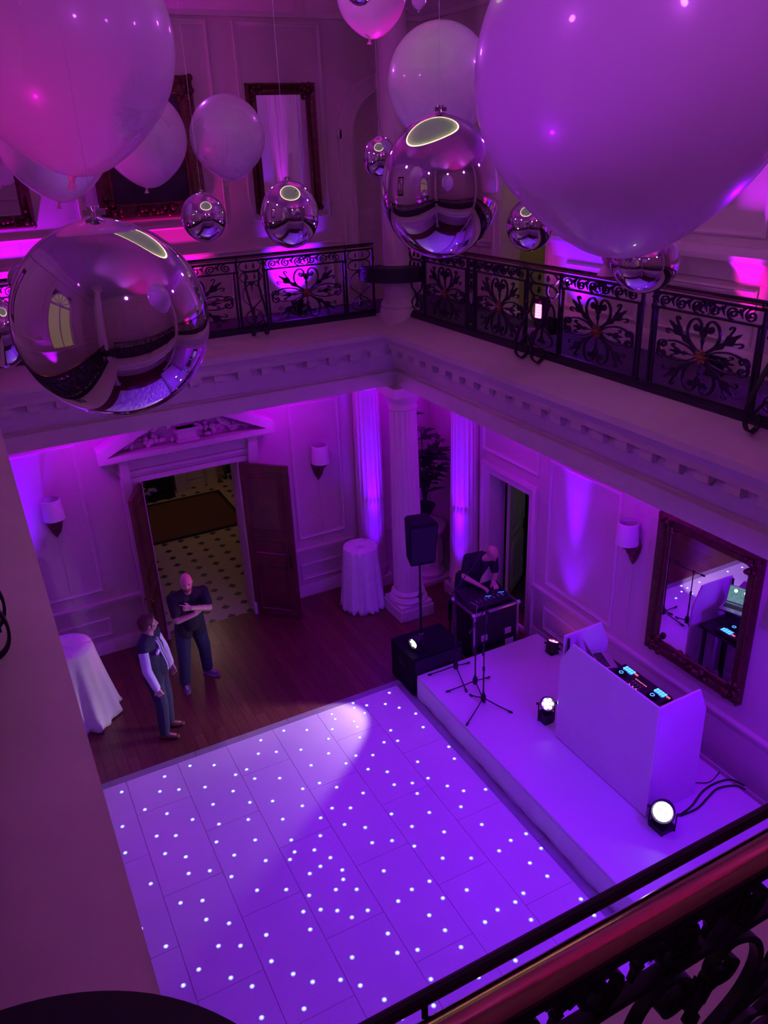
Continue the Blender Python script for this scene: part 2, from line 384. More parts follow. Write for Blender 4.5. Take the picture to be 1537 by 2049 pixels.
def half_column(x, y, label):
    e = empty('engaged_column', (x, y, 0), 0, label, 'column', None, 'structure')
    b = MB(); b.box(-.25, .25, -.25, .25, 0, .2); b.build('plinth', M['stone'], e, bevel=.012)
    b = MB(); b.lathe([(.245, .2), (.25, .25), (.24, .3), (.25, .33), (.255, .37), (.23, .42)], 32); b.build('base', M['stone'], e)
    b = MB()
    def rd(i, z):
        u = (i / 6.0) % 1; k = abs(u - .5) * 2; g = max(0, 1 - 1.55 * k * k) ** .5
        return 1 - (.06 * g if z > 1.62 else .02 * g)
    zs = [.42] + [.5 + .95 * i / 4 for i in range(5)] + [1.5, 1.6, 1.63] + [1.7 + 1.75 * i / 6 for i in range(7)]
    b.lathe([(.235 - .03 * max(0, (z - 1.2) / 2.3), z) for z in zs], 120, rad=rd); b.build('shaft', M['stone'], e, ang=50)
    b = MB(); b.lathe([(.205, 3.45), (.22, 3.47), (.205, 3.5), (.22, 3.56), (.27, 3.64)], 32); b.box(-.28, .28, -.28, .28, 3.64, 3.98); b.build('capital', M['stone'], e)
half_column(5.25, 10.93, 'violet-lit fluted half column on the back wall behind the white draped table')
half_column(6.35, 9.79, 'violet-lit half column on the right wall between plant and narrow door')
half_column(-.3, 10.93, 'half column at the left end of the back wall')

# mouldings
def rframe(b, f, u0, u1, v0, v1, prof):
    rings = []
    for o, h in prof:
        rings.append([f(u0 + o, v0 + o, h), f(u1 - o, v0 + o, h), f(u1 - o, v1 - o, h), f(u0 + o, v1 - o, h)])
    b.ring(rings, True)
PAN = [(0, .0), (0, .018), (.02, .028), (.035, .014), (.055, .012), (.055, 0)]
fB = lambda u, v, w: V((u, WY1 - w, v))
fR = lambda u, v, w: V((WX1 - w, u, v))
fL = lambda u, v, w: V((WX0 + w, u, v))
fF = lambda u, v, w: V((u, WY0 + w, v))
def rail(b, f, u0, u1, pr):
    b.prism([(p[0], p[1]) for p in pr], lambda w, v, u: f(u, v, w), u0, u1)
DADO = lambda z: [(0, z - .07), (.03, z - .06), (.035, z - .02), (.06, z), (.06, z + .025), (0, z + .03)]
SK = [(0, 0), (.035, 0), (.035, .16), (.02, .19), (.015, .22), (0, .22)]
CORN = [(0, 8.36), (.05, 8.36), (.05, 8.42), (.12, 8.5), (.16, 8.56), (.16, 8.62), (.3, 8.72), (.3, ZC), (0, ZC)]
LCOR = [(0, 3.74), (.04, 3.74), (.06, 3.82), (.14, 3.92), (.14, 3.98), (0, 3.98)]
b = MB()
for u0, u1 in ((-.05, .93), (4.0, 4.85), (-1.3, -.62)):
    rframe(b, fB, u0, u1, 1.05, 3.32, PAN); rframe(b, fB, u0, u1, .3, .6, PAN)
rail(b, fB, WX0, 1.42, DADO(.86)); rail(b, fB, 3.42, 4.98, DADO(.86)); rail(b, fB, 5.5, WX1, DADO(.86)); rail(b, fB, WX0, WX1, LCOR)
struct(b.build('trim_1', M['trim'], ang=30), 'raised panel mouldings and dado rail beside the double doorway', 'moulding')
b = MB()
for u0, u1 in ((-.95, .15), (.42, 1.57), (1.9, 3.42), (3.73, 4.93)): rframe(b, fB, u0, u1, 5.95, 8.32, PAN)
for u0, u1 in ((-.95, .15), (.42, 1.57), (1.9, 3.42), (3.73, 4.93)): rframe(b, fB, u0, u1, 4.98, 5.46, PAN)
rail(b, fB, WX0, 5.08, DADO(5.6)); rail(b, fB, WX0, WX1, CORN); rail(b, fB, WX0, 5.08, [(p[0], p[1] + GF) for p in SK])
arc = [V((5.83 + .62 * math.cos(a), 0, 7.02 + .62 * math.sin(a))) for a in [PI * i / 20 for i in range(21)]]
for rr, ww, hh in ((.62, .16, .05), (.53, .04, .08), (.71, .03, .07)):
    pts = [fB(5.83 + rr, GF, hh / 2)] + [fB(5.83 + rr * math.cos(PI * i / 24), 7.02 + rr * math.sin(PI * i / 24), hh / 2) for i in range(25)] + [fB(5.83 - rr, GF, hh / 2)]
    b.strip(pts, (0, 1, 0), ww, hh)
b.box(5.08, 5.34, WY1 - .07, WY1, 6.95, 7.05)
struct(b.build('trim_2', M['trim'], ang=30), 'tall panel mouldings and arch surround on the gallery back wall', 'moulding')
b = MB()
for u0, u1 in ((6.55, 7.9), (2.6, 3.95), (0, 2.2)): rframe(b, fR, u0, u1, 1.06, 2.95, PAN); rframe(b, fR, u0, u1, .3, .68, PAN)
rframe(b, fR, 8.15, 9.5, 2.62, 3.55, PAN)
rail(b, fR, 6.0, 8.14, DADO(.93)); rail(b, fR, WY0, 4.5, DADO(.93)); rail(b, fR, 4.5, 6.0, DADO(.93)); rail(b, fR, WY0, WY1, LCOR)
rframe(b, fR, 8.15, 9.51, -.1, 2.45, [(0, 0), (0, .05), (.05, .065), (.07, .04), (.16, .035), (.18, 0)])
struct(b.build('trim_3', M['trim'], ang=30), 'panel mouldings and door surround on the wall behind the stage', 'moulding')
b = MB()
for u0, u1 in ((6.6, 7.8), (5.1, 6.3), (3.6, 4.8), (2.1, 3.3), (.4, 1.8)): rframe(b, fR, u0, u1, 5.95, 8.3, PAN); rframe(b, fR, u0, u1, 4.98, 5.5, PAN)
rail(b, fR, WY0, 8.04, [(0, 5.55), (.03, 5.56), (.05, 5.66), (.1, 5.74), (.1, 5.79), (.04, 5.86), (0, 5.87)]); rail(b, fR, 9.31, WY1, DADO(5.6)); rail(b, fR, WY0, WY1, CORN); rail(b, fR, WY0, 8.04, [(p[0], p[1] + GF) for p in SK])
rframe(b, fR, 8.04, 9.31, 4.6, 7.16, [(0, 0), (0, .06), (.05, .07), (.07, .045), (.14, .04), (.16, 0)])
struct(b.build('trim_4', M['trim'], ang=30), 'dado rail and panel mouldings of the gallery wall above the stage', 'moulding')
b = MB()
for u0, u1 in ((-.6, 1.2), (3.0, 4.8), (5.2, 7.0), (7.4, 9.2), (9.5, 10.9)): rframe(b, fL, u0, u1, 5.95, 8.3, PAN)
rail(b, fL, WY0, WY1, DADO(5.6)); rail(b, fL, WY0, WY1, CORN); rail(b, fL, WY0, WY1, LCOR)
for u0, u1 in ((-1.2, .2), (.6, 2.2), (2.6, 4.2), (4.6, 6.2)): rframe(b, fF, u0, u1, 5.95, 8.3, PAN)
rail(b, fF, WX0, WX1, DADO(5.6)); rail(b, fF, WX0, WX1, CORN)
struct(b.build('trim_5', M['trim'], ang=30), 'panel mouldings on the walls behind the viewer', 'moulding')
for nm, f, segs, lab in (('baseboard_back', fB, ((WX0, 1.42), (3.42, 4.95), (5.55, WX1)), 'skirting board along the back wall'), ('baseboard_right', fR, ((WY0, 8.15), (9.51, WY1)), 'skirting board along the stage wall')):
    b = MB()
    for s in segs: rail(b, f, s[0], s[1], SK)
    struct(b.build(nm, M['trim'], ang=30), lab, 'skirting board')
# fanlight window in the left wall
w = empty('window_1', (WX0 - .15, 2.1, 5.7), 0, 'arched fanlight window behind the viewer, mirrored in the silver balloons', 'window', None, 'structure')
b = MB(); b.prism([(-.6, 0), (.6, 0), (.6, 1.6)] + [(.6 * math.cos(PI * i / 16), 1.6 + .6 * math.sin(PI * i / 16)) for i in range(17)], lambda u, v, ww: V((ww, u, v)), -.02, .02); b.build('pane', emis('evening window glow', (.8, .6, .35), .16), w)
b = MB()
for i in range(5):
    a = PI * (i + 1) / 6; b.box(-.03, .03, -.02, .02, 0, .6, Matrix.Translation((0, 0, 1.6)) @ Matrix.Rotation(a - PI / 2, 4, 'X'))
b.box(-.04, .04, -.62, .62, 1.55, 1.65); b.box(-.04, .04, -.03, .03, 0, 1.6)
b.strip([V((0, .6, 0)), V((0, .6, 1.6))] + [V((0, .6 * math.cos(PI * i / 16), 1.6 + .6 * math.sin(PI * i / 16))) for i in range(17)] + [V((0, -.6, 0))], (1, 0, 0), .08, .1)
b.build('glazing_bars', M['trim'], w)

# ------------------------------------------------------------------ double doorway
d1 = empty('door_1', (2.41, WY1, 0), 0, 'pedimented double doorway with both mahogany leaves folded open', 'door', None, 'structure')
b = MB()
for s in (-1, 1):
    x0, x1 = (-.99, -.70) if s < 0 else (.70, 1.01)
    b.box(x0, x1, -.10, 0, 0, 2.64); b.box(x0 + .04, x1 - .04, -.13, -.09, .3, 2.5)
    b.box(x0 - .01, x1 + .01, -.14, 0, 0, .22)
    k = [(0, 2.62), (-.14, 2.62), (-.14, 2.55), (-.24, 2.9), (-.25, 3.0), (0, 3.0)]
    b.prism([(y, z) for y, z in [(-.1, 2.35), (-.16, 2.5), (-.2, 2.75), (-.24, 2.95), (-.24, 3.02), (-.1, 3.02)]], lambda y, z, x: V((x, y, z)), x0 + (0 if s < 0 else .16), x0 + (.13 if s < 0 else .31))
b.box(-1.0, 1.0, -.12, 0, 2.64, 2.72); b.box(-.98, .98, -.1, 0, 2.72, 2.78); b.box(-1.0, 1.0, -.15, 0, 2.78, 2.84); b.box(-.99, .99, -.13, 0, 2.84, 3.02)
b.build('casing', M['trim'], d1, bevel=.008)
b = MB(); HB, ZA, ZB = 1.26, 3.72, 3.14
b.box(-HB, HB, -.32, 0, 3.06, ZB); b.box(-HB + .06, HB - .06, -.26, 0, 3.02, 3.06)
for s in (-1, 1):
    b.prism([(s * HB, ZB), (s * HB, ZB + .10), (0, ZA + .10), (0, ZA - .03), (s * (HB - .12), ZB)], lambda u, v, w: V((u, -w, v)), 0, .32)
b.prism([(-HB + .1, ZB), (HB - .1, ZB), (0, ZA)], lambda u, v, w: V((u, -w, v)), 0, .1)
for k in range(38):
    u = -.95 + 1.9 * k / 37; b.box(u - .014, u + .014, -.29, -.26, 3.025, 3.055)
b.build('pediment', M['trim'], d1, ang=30)
b = MB(); rnd = random.Random(3)
b.box(-.13, .13, -.24, -.08, ZB, 3.34); b.box(-.16, .16, -.27, -.08, ZB + .01, ZB + .05); b.box(-.17, .17, -.26, -.08, 3.3, 3.34)
for k in range(90):
    s = rnd.choice((-1, 1)); u = s * (.17 + .75 * rnd.random() ** 1.3); h = max(.02, (ZA - ZB) * (1 - abs(u) / HB) - .12)
    b.ell((u, -.1 - .06 * rnd.random(), ZB + .03 + h * rnd.random()), (.03 + .03 * rnd.random(), .05, .025 + .025 * rnd.random()), 8, 6)
b.build('carved_garland', M['trim'], d1, ang=60)
def panel_door(b, w, h, t, panels):
    b.box(0, w, -t / 2, t / 2, .015, h)
    for s in (-1, 1):
        for (u0, u1, v0, v1) in panels:
            rframe(b, lambda u, v, ww, s=s: V((u, s * (t / 2 + ww), v)), u0, u1, v0, v1, [(0, -.01), (0, .014), (.025, .02), (.04, .006), (.04, -.01)])
            b.box(u0 + .08, u1 - .08, s * (t / 2) - .012, s * (t / 2) + .012, v0 + .08, v1 - .08)
def leaf(name, hx, hy, ex, ey, h, parent, mt, pans, lab=None):
    dx, dy = ex - hx, ey - hy; w = math.hypot(dx, dy)
    b = MB(); panel_door(b, w, h, .05, [(u0 * w, u1 * w, v0, v1) for u0, u1, v0, v1 in pans])
    o = b.build(name, mt, parent, ang=30); o.location = (hx - parent.location.x, hy - parent.location.y, 0); o.rotation_euler = (0, 0, math.atan2(dy, dx))
    if lab: o['label'] = lab
    hb = MB()
    for s in (-1, 1):
        hb.cyl((w - .07, s * .03, 1.02), (w - .07, s * .075, 1.02), .012, n=10); hb.tube([(w - .07, s * .07, 1.02), (w - .12, s * .075, 1.02), (w - .18, s * .072, 1.02)], .011, 8); hb.box(w - .09, w - .05, s * .025, s * .034, .93, 1.13)
    hb.build('handle', M['brass'], o)
    return o
PD = [(.14, .86, .12, .98), (.14, .86, 1.12, 1.42), (.14, .86, 1.55, 2.5)]
leaf('leaf', 3.14, 11.0, 3.70, 10.47, 2.62, d1, M['doorwood'], PD)
leaf('leaf', 1.68, 11.02, 1.41, 10.42, 2.62, d1, M['doorwood'], PD)

# entrance hall beyond
b = MB(); b.box(.6, 6.3, WY1, 18.3, -.2, 0); struct(b.build('hall_floor', M['tiles'], ang=0), 'cream hall floor with black diamond inlays beyond the double doorway', 'floor')
b = MB(); b.box(.4, 6.4, 17.1, 17.3, 0, 3.6); b.box(.4, .6, WY1 + .3, 18.1, 0, 3.6); b.box(6.3, 6.5, WY1 + .3, 18.1, 0, 3.6); b.box(.4, 6.5, WY1 + .3, 18.3, 3.6, 3.8)
b.box(4.02, 4.25, 16.8, 17.1, 0, 3.6); b.box(3.3, 3.55, 16.75, 17.1, 0, 3.6)
rframe(b, lambda u, v, w: V((u, 17.1 - w, v)), 3.6, 3.97, .12, .5, PAN); rframe(b, lambda u, v, w: V((u, 17.1 - w, v)), 3.6, 3.97, .6, 2.4, PAN)
b.box(.6, 6.3, 17.06, 17.1, 0, .1)
struct(b.build('hall_wall', M['wall'], ang=0), 'dim cream hall wall far beyond the double doorway', 'wall')
b = MB(); b.box(2.0, 3.22, 16.55, 17.04, 0, 2.2); b.box(1.95, 3.25, 16.5, 17.04, 2.2, 2.3); b.box(2.1, 3.1, 16.52, 16.57, .2, 1.1)
tag(b.build('dark_cabinet', M['fire'], bevel=.01), 'tall black cabinet against the far hall wall beyond the doorway', 'cabinet')
b = MB(); b.box(1.9, 4.12, 14.42, 16.35, 0.0, .02); b.mi = 1; rframe(b, lambda u, v, w: V((u, v, w)), 1.88, 4.14, 14.4, 16.37, [(0, 0), (0, .026), (.07, .026), (.07, 0)])
tag(b.build('door_mat', [M['rug'], M['dark']], ang=0), 'large brown door mat lying on the tiled hall floor', 'mat')
def flowers(name, x, y, z, h, n, rnd, label, spread=.3):
    e = empty(name, (x, y, z), 0, label, 'flower arrangement')
    b = MB(); b.lathe([(.10, 0), (.12, .02), (.07, .06), (.1, .2), (.15, .38), (.13, .42), (.11, .41)], 20); b.build('vase', M['fire'], e)
    sb = MB(); lb = MB(); fb = MB()
    for k in range(n):
        a = rnd.random() * 2 * PI; r = spread * rnd.random() ** .5; hh = .45 + h * rnd.random()
        p = V((r * math.cos(a), r * math.sin(a), hh)); sb.tube([V((0, 0, .35)), V((p.x * .4, p.y * .4, hh * .7)), p], .006, 5)
        if k % 3: lb.ell(p, (.05, .025, .07), 8, 6, Euler((rnd.random(), rnd.random(), a)).to_matrix())
        else:
            for q in range(5): fb.ell(p + V((.035 * math.cos(q * 1.26), .035 * math.sin(q * 1.26), .01 * q)), (.03, .03, .022), 8, 6)
    sb.build('stems', M['leaf'], e); lb.build('foliage', M['leaf'], e); fb.build('blossoms', M['petal'], e)
    return e
def stand(x, y, label):
    e = empty('console_table', (x, y, 0), 0, label, 'table')
    b = MB(); b.box(-.35, .35, -.3, .3, .78, .82); b.build('table_top', M['doorwood'], e, bevel=.01)
    for sx in (-1, 1):
        for sy in (-1, 1):
            b = MB(); b.cyl((sx * .3, sy * .25, 0), (sx * .3, sy * .25, .78), .02, .03, 10); b.build('leg', M['doorwood'], e)
stand(4.2, 13.85, 'dark console table half hidden behind the right door jamb in the hall')
flowers('flower_arrangement', 4.0, 13.8, .82, .8, 70, random.Random(5), 'tall pale flower arrangement on the hall console behind the right jamb', .42)
stand(1.80, 13.95, 'small dark table at the left inside the hall, mostly behind the open leaf')
flowers('flower_arrangement', 2.08, 14.0, .82, .05, 40, random.Random(8), 'low white flower bowl at the left inside the hall', .3)

# ------------------------------------------------------------------ narrow door right and room behind
d2 = empty('door_2', (WX1, 8.83, 0), 0, 'narrow door standing ajar in the wall behind the stage', 'door', None, 'structure')
leaf('leaf', 6.83, 9.28, 7.52, 9.80, 2.24, d2, M['trim'], [(.16, .84, .15, .95), (.16, .84, 1.1, 2.05)])
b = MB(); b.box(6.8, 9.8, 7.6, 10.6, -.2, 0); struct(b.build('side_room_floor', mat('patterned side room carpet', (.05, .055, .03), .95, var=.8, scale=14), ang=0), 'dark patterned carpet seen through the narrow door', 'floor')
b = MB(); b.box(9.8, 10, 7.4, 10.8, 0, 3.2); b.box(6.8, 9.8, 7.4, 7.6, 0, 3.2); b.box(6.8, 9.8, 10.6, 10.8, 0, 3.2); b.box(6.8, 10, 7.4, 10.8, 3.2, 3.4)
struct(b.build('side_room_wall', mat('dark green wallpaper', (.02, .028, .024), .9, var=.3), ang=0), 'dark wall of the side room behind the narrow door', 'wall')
e = empty('armchair', (8.5, 8.5, 0), .5, 'pale armchair dimly seen through the narrow door', 'chair')
b = MB(); b.box(-.35, .35, -.35, .35, .2, .45); b.build('seat', M['petal'], e, bevel=.05)
b = MB(); b.box(-.35, .35, .25, .42, .4, 1.0); b.build('backrest', M['petal'], e, bevel=.06)
for s in (-1, 1):
    b = MB(); b.box(s * .42 - .07, s * .42 + .07, -.35, .38, .2, .62); b.build('armrest', M['petal'], e, bevel=.05)
for sx in (-1, 1):
    for sy in (-1, 1):
        b = MB(); b.cyl((sx * .33, sy * .3, 0), (sx * .33, sy * .3, .2), .02, .025, 8); b.build('leg', M['doorwood'], e)
# gallery doorway, dim corridor
b = MB(); b.box(6.8, 8.6, 8.0, 9.35, 4.5, GF); b.box(8.5, 8.7, 7.9, 9.45, GF, 7.3); b.box(6.8, 8.6, 7.9, 8.0, GF, 7.3); b.box(6.8, 8.6, 9.35, 9.45, GF, 7.3); b.box(6.8, 8.7, 7.9, 9.45, 7.3, 7.5)
struct(b.build('corridor', mat('olive corridor paint', (.42, .4, .18), .7, var=.1), ang=0), 'dim olive corridor beyond the gallery doorway above the stage', 'corridor')
# ------------------------------------------------------------------ wrought iron balustrades
NZ = V((0, 1, 0))
def U(p, du=0, dv=0, su=1): return V((p[0] * su + du, 0, p[1] + dv))
def scroll_bar(b, pts, w=.014, d=.022): b.strip([V((p.x, 0, p.y)) for p in pts], NZ, w, d)
def leafshape(b, c, ang, L, w, t=.016):
    ca, sa = math.cos(ang), math.sin(ang)
    poly = [(0, .006), (.25, .012), (.42, .05), (.52, .022), (.68, .085), (.80, .03), (.92, .02), (1, 0)]
    pl = [(u * L, v * w / .085) for u, v in poly]; pl = pl + [(u, -v) for u, v in reversed(pl[:-1])]
    b.prism([(c[0] + u * ca - v * sa, c[1] + u * sa + v * ca) for u, v in pl], lambda u, v, ww: V((u, ww, v)), -t / 2, t / 2)
    for s in (-1, 1):                                            # curled tips
        P = [(L * .62, s * w * .5), (L * .78, s * w * 1.0), (L * .9, s * w * 1.5), (L * .86, s * w * 1.95), (L * .79, s * w * 1.75)]
        scroll_bar(b, crom([(c[0] + u * ca - v * sa, c[1] + u * sa + v * ca) for u, v in P], 4), .011, .02)
def scroll_panel_mesh():
    b = MB(); c = (0, .42)
    heart = [(.012, .035), (.06, .06), (.125, .12), (.15, .2), (.125, .275), (.07, .305), (.028, .27), (.034, .222), (.07, .212), (.085, .24), (.066, .258)]
    side = [(.04, .012), (.12, .06), (.25, .085), (.36, .06), (.42, .0), (.415, -.06), (.37, -.075), (.345, -.045), (.365, -.018), (.385, -.035)]
    for su in (-1, 1):
        for sv in (-1, 1):
            scroll_bar(b, crom([(c[0] + su * u, c[1] + sv * v) for u, v in heart], 5))
        scroll_bar(b, crom([(c[0] + su * u, c[1] + v) for u, v in side], 5)); scroll_bar(b, crom([(c[0] + su * u, c[1] - v * .9 - .0) for u, v in side], 5), .012)
        for sv in (-1, 1):
            a = math.atan2(sv * .27, su * .36)
            leafshape(b, (c[0] + .05 * math.cos(a), c[1] + .05 * math.sin(a)), a, .37, .045)
        leafshape(b, (c[0] + su * .05, c[1]), 0 if su > 0 else PI, .26, .03)
    for sv in (-1, 1):
        leafshape(b, (c[0], c[1] + sv * .05), sv * PI / 2, .2, .028)
        for su in (-1, 1): scroll_bar(b, spiral(c[0] + su * .035, c[1] + sv * .225, .03, .006, PI / 2 - su * PI / 2, su * sv * 1.3, 14), .009)
    # frame bars
    for v, w in ((.085, .02), (.76, .018), (.885, .022)): b.box(-.49, .49, -.014, .014, v - w / 2, v + w / 2)
    for u in (-.465, .465): b.box(u - .008, u + .008, -.01, .01, .085, .76)
    # frieze of running scrolls
    for k in range(6):
        u = -.39 + .156 * k; s = 1 if k % 2 else -1
        scroll_bar(b, spiral(u, .822, .052, .008, -PI / 2 if s > 0 else PI / 2, s * 1.6, 22), .011)
        leafshape(b, (u + .07, .79), PI / 2 * .75, .08, .02, .014)
    for s in (-1, 1): scroll_bar(b, crom([(s * .02, .78), (s * .06, .80), (s * .07, .85), (s * .03, .868), (s * .01, .84)], 5), .011)
    return b
def narrow_panel_mesh():
    b = MB()
    for v, w in ((.085, .02), (.885, .022)): b.box(-.5, .5, -.014, .014, v - w / 2, v + w / 2)
    for v0 in (.82, .69):
        for s in (-1, 1):
            scroll_bar(b, crom([(s * .42, v0), (s * .3, v0 + .055), (0, v0 + .06), ], 5), .011); scroll_bar(b, crom([(s * .42, v0), (s * .3, v0 - .05), (0, v0 - .058)], 5), .011)
            scroll_bar(b, spiral(s * .14, v0, .035, .006, PI / 2, s * 1.4, 14), .009)
    for s in (-1, 1):
        scroll_bar(b, crom([(0, .62), (s * .3, .55), (s * .34, .42), (s * .1, .34), (0, .3)], 5), .012); scroll_bar(b, crom([(0, .3), (s * .28, .24), (s * .3, .15), (0, .1)], 5), .012)
    leafshape(b, (0, .5), PI / 2, .14, .05); leafshape(b, (0, .34), -PI / 2, .2, .05)
    return b
_pm = {}
def inst(key, mk, name, mt, parent, x, sx, ang=40):
    if key not in _pm:
        o = mk().build(name, mt, parent, ang=ang); _pm[key] = o
    else:
        o = _pm[key].copy(); COL.objects.link(o); o.parent = parent
    o.location = (x, 0, 0); o.scale = (sx, 1, 1)
    return o
def rosette_mesh():
    b = MB()
    for k in range(8):
        a = k * PI / 4; b.ell((.04 * math.cos(a), 0, .42 + .04 * math.sin(a)), (.03, .022, .017), 8, 6, Matrix.Rotation(-a, 3, 'Y'))
    b.ell((0, 0, .42), (.026, .035, .026), 10, 8)
    return b
def post_mesh():
    b = MB(); b.box(-.013, .013, -.013, .013, .05, .9); b.box(-.02, .02, -.02, .02, .04, .10); b.box(-.018, .018, -.018, .018, .74, .78)
    for v in (.3, .55): b.ell((0, 0, v), (.02, .02, .028), 8, 6)
    return b
def belly_mesh():
    b = MB()
    for s in (-.75, .75):
        side = [(.015, .62), (.05, .52), (.16, .36), (.235, .18), (.22, .05), (.15, -.005), (.085, .03), (.08, .10), (.12, .13)]
        pts = crom(side, 6); b.strip([V((s * .14, p.x, p.y)) for p in pts], (1, 0, 0), .014, .03)
        b.strip([V((s * .14, p.x, p.y)) for p in crom([(.015, .62), (.06, .7), (.05, .77), (.015, .76)], 5)], (1, 0, 0), .012, .026)
    b.strip([V((p.x, .20, p.y)) for p in crom([(-.1, .12), (-.05, .2), (0, .28), (.05, .2), (.1, .12)], 5)], NZ, .012, .02)
    return b
def balustrade(loc, rz, L, bays, label):
    e = empty('balustrade', loc, rz, label, 'railing', 'iron balustrades round the open well')
    u0, u1 = bays[0][1], bays[-1][2]
    b = MB(); b.box(u0, u1, -.06, .045, 0.0, .055); b.box(u0, u1, -.05, .03, .055, .07); b.build('base_rail', M['upholstery'], e, bevel=.005)
    b = MB(); ring = lambda u: [V((u, .031 * math.cos(t), .935 + .024 * math.sin(t))) for t in [2 * PI * i / 16 for i in range(16)]]
    b.ring([ring(u0 - .01), ring((u0 + u1) / 2), ring(u1 + .01)]); b.build('handrail', M['brass'], e, ang=60)
    b = MB(); b.cyl((u0, .05, .955), (u1, .05, .955), .0115, n=10)
    for i in range(1, len(bays), 2): b.tube([(bays[i][1], .02, .905), (bays[i][1], .05, .91), (bays[i][1], .05, .955)], .006, 6)
    b.build('outer_bar', M['iron'], e)
    seen = set()
    for kind, a, c in bays:
        for u in (a, c):
            if round(u, 2) in seen: continue
            seen.add(round(u, 2)); inst('post', post_mesh, 'post', M['iron'], e, u, 1)
        m, w = (a + c) / 2, c - a
        if kind == 'P':
            o = inst('panel', scroll_panel_mesh, 'scroll_panel', M['iron'], e, m, w)
            r = rosette_inst(o)
        elif kind in 'NB':
            inst('narrow', narrow_panel_mesh, 'narrow_panel', M['iron'], e, m, w)
            if kind == 'B': inst('belly', belly_mesh, 'belly_scroll', M['iron'], e, m, w / .42)
    return e
_ros = []
def rosette_inst(p):
    if not _ros: _ros.append(rosette_mesh().build('rosette', M['rust'], p, ang=60)); return _ros[0]
    o = _ros[0].copy(); COL.objects.link(o); o.parent = p; return o
def mir(bays, L): return bays + [(k, L - c, L - a) for k, a, c in reversed(bays)]
LY, LX = RY1 - RY0, RX1 - RX0
half = [('N', .33, .73), ('P', .73, 1.75), ('N', 1.75, 1.90), ('P', 1.90, 2.9), ('B', 2.9, 3.45), ('P', 3.45, LY / 2 - .07)]
sideb = half + [('X', LY / 2 - .07, LY / 2 + .07)] + [(k, LY - c, LY - a) for k, a, c in reversed(half)]
hb = [('N', .37, .77), ('P', .77, 1.90), ('B', 1.90, 2.25)]
backb = hb + [('P', 2.25, LX - 2.25)] + [(k, LX - c, LX - a) for k, a, c in reversed(hb)]
balustrade((RX1, RY0, GF), PI / 2, LY, sideb, 'long black scrollwork balustrade of the gallery above the white stage')
balustrade((RX1, RY1, GF), PI, LX, backb, 'black scrollwork balustrade of the far gallery above the double doorway')
balustrade((RX0, RY1, GF), -PI / 2, LY, sideb, 'balustrade above the near fascia, only one iron curl showing at its edge')
balustrade((RX0, RY0, GF), 0, LX, backb, 'nearest balustrade with the polished brass handrail crossing the bottom corner')
def trough(x, y, a0, a1, label):
    b = MB(); rings = []
    for i in range(33):
        a = a0 + (a1 - a0) * i / 32; d = V((math.cos(a), math.sin(a), 0)); c = V((x, y, 0))
        rings.append([c + d * .53 + V((0, 0, 5.22)), c + d * .535 + V((0, 0, 5.40)), c + d * .24 + V((0, 0, 5.40)), c + d * .24 + V((0, 0, 5.37)), c + d * .5 + V((0, 0, 5.37)), c + d * .5 + V((0, 0, 5.22))])
    b.ring(rings); o = tag(b.build('corner_shelf', M['black'], ang=30), label, 'shelf'); return o
trough(5.29, 9.79, PI * .93, PI * 1.57, 'curved black shelf wrapped round the far column between the two balustrades')
trough(-.30, .70, -.12, PI * .62, 'curved black shelf wrapped round the near column at the bottom edge')

# ------------------------------------------------------------------ balloons
Cam = V((0, 0, 6.85))
def ray(px, py): return (rt * ((px - 768.5) / 1606.727) + dn * ((py - 1024.5) / 1606.727) + fw)
def latex_balloon(px, py, pr, R, label, drop=1.0):
    d = ray(px, py); u = math.hypot(px - 768.5, py - 1024.5) / 1606.727
    p = Cam + d.normalized() * (R * 1606.727 / pr * math.sqrt(1 + u * u))
    b = MB(); prof = []
    for i in range(41):
        t = -PI / 2 + PI * i / 40; r = R * math.cos(t); z = R * math.sin(t)
        if z < 0: k = -z / R; z *= 1 + .11 * k ** 7; r = r * (1 - .02 * k ** 3) + .012 * k ** 12 * R
        prof.append((max(r, .004), z * (1.04 if z > 0 else 1)))
    b.lathe(prof, 56); o = b.build('balloon', M['latex'], ang=80); o.location = p
    tag(o, label, 'balloon', 'white latex balloons')
    s = .8 * (R / .4) ** .5
    b = MB(); z0 = -R * 1.105
    b.lathe([(.022 * s, z0 + .012 * s), (.02 * s, z0 - .005 * s), (.011 * s, z0 - .018 * s), (.014 * s, z0 - .03 * s), (.026 * s, z0 - .055 * s), (.03 * s, z0 - .062 * s), (.012 * s, z0 - .05 * s)], 14, Matrix.Rotation(.1, 4, 'Y')); b.build('knot', M['knot'], o)
    b = MB(); b.tube([(0, 0, R * 1.035), (.002, 0, ZC - p.z)], .0011, 5); b.build('hanging_line', M['line'], o)
    return o
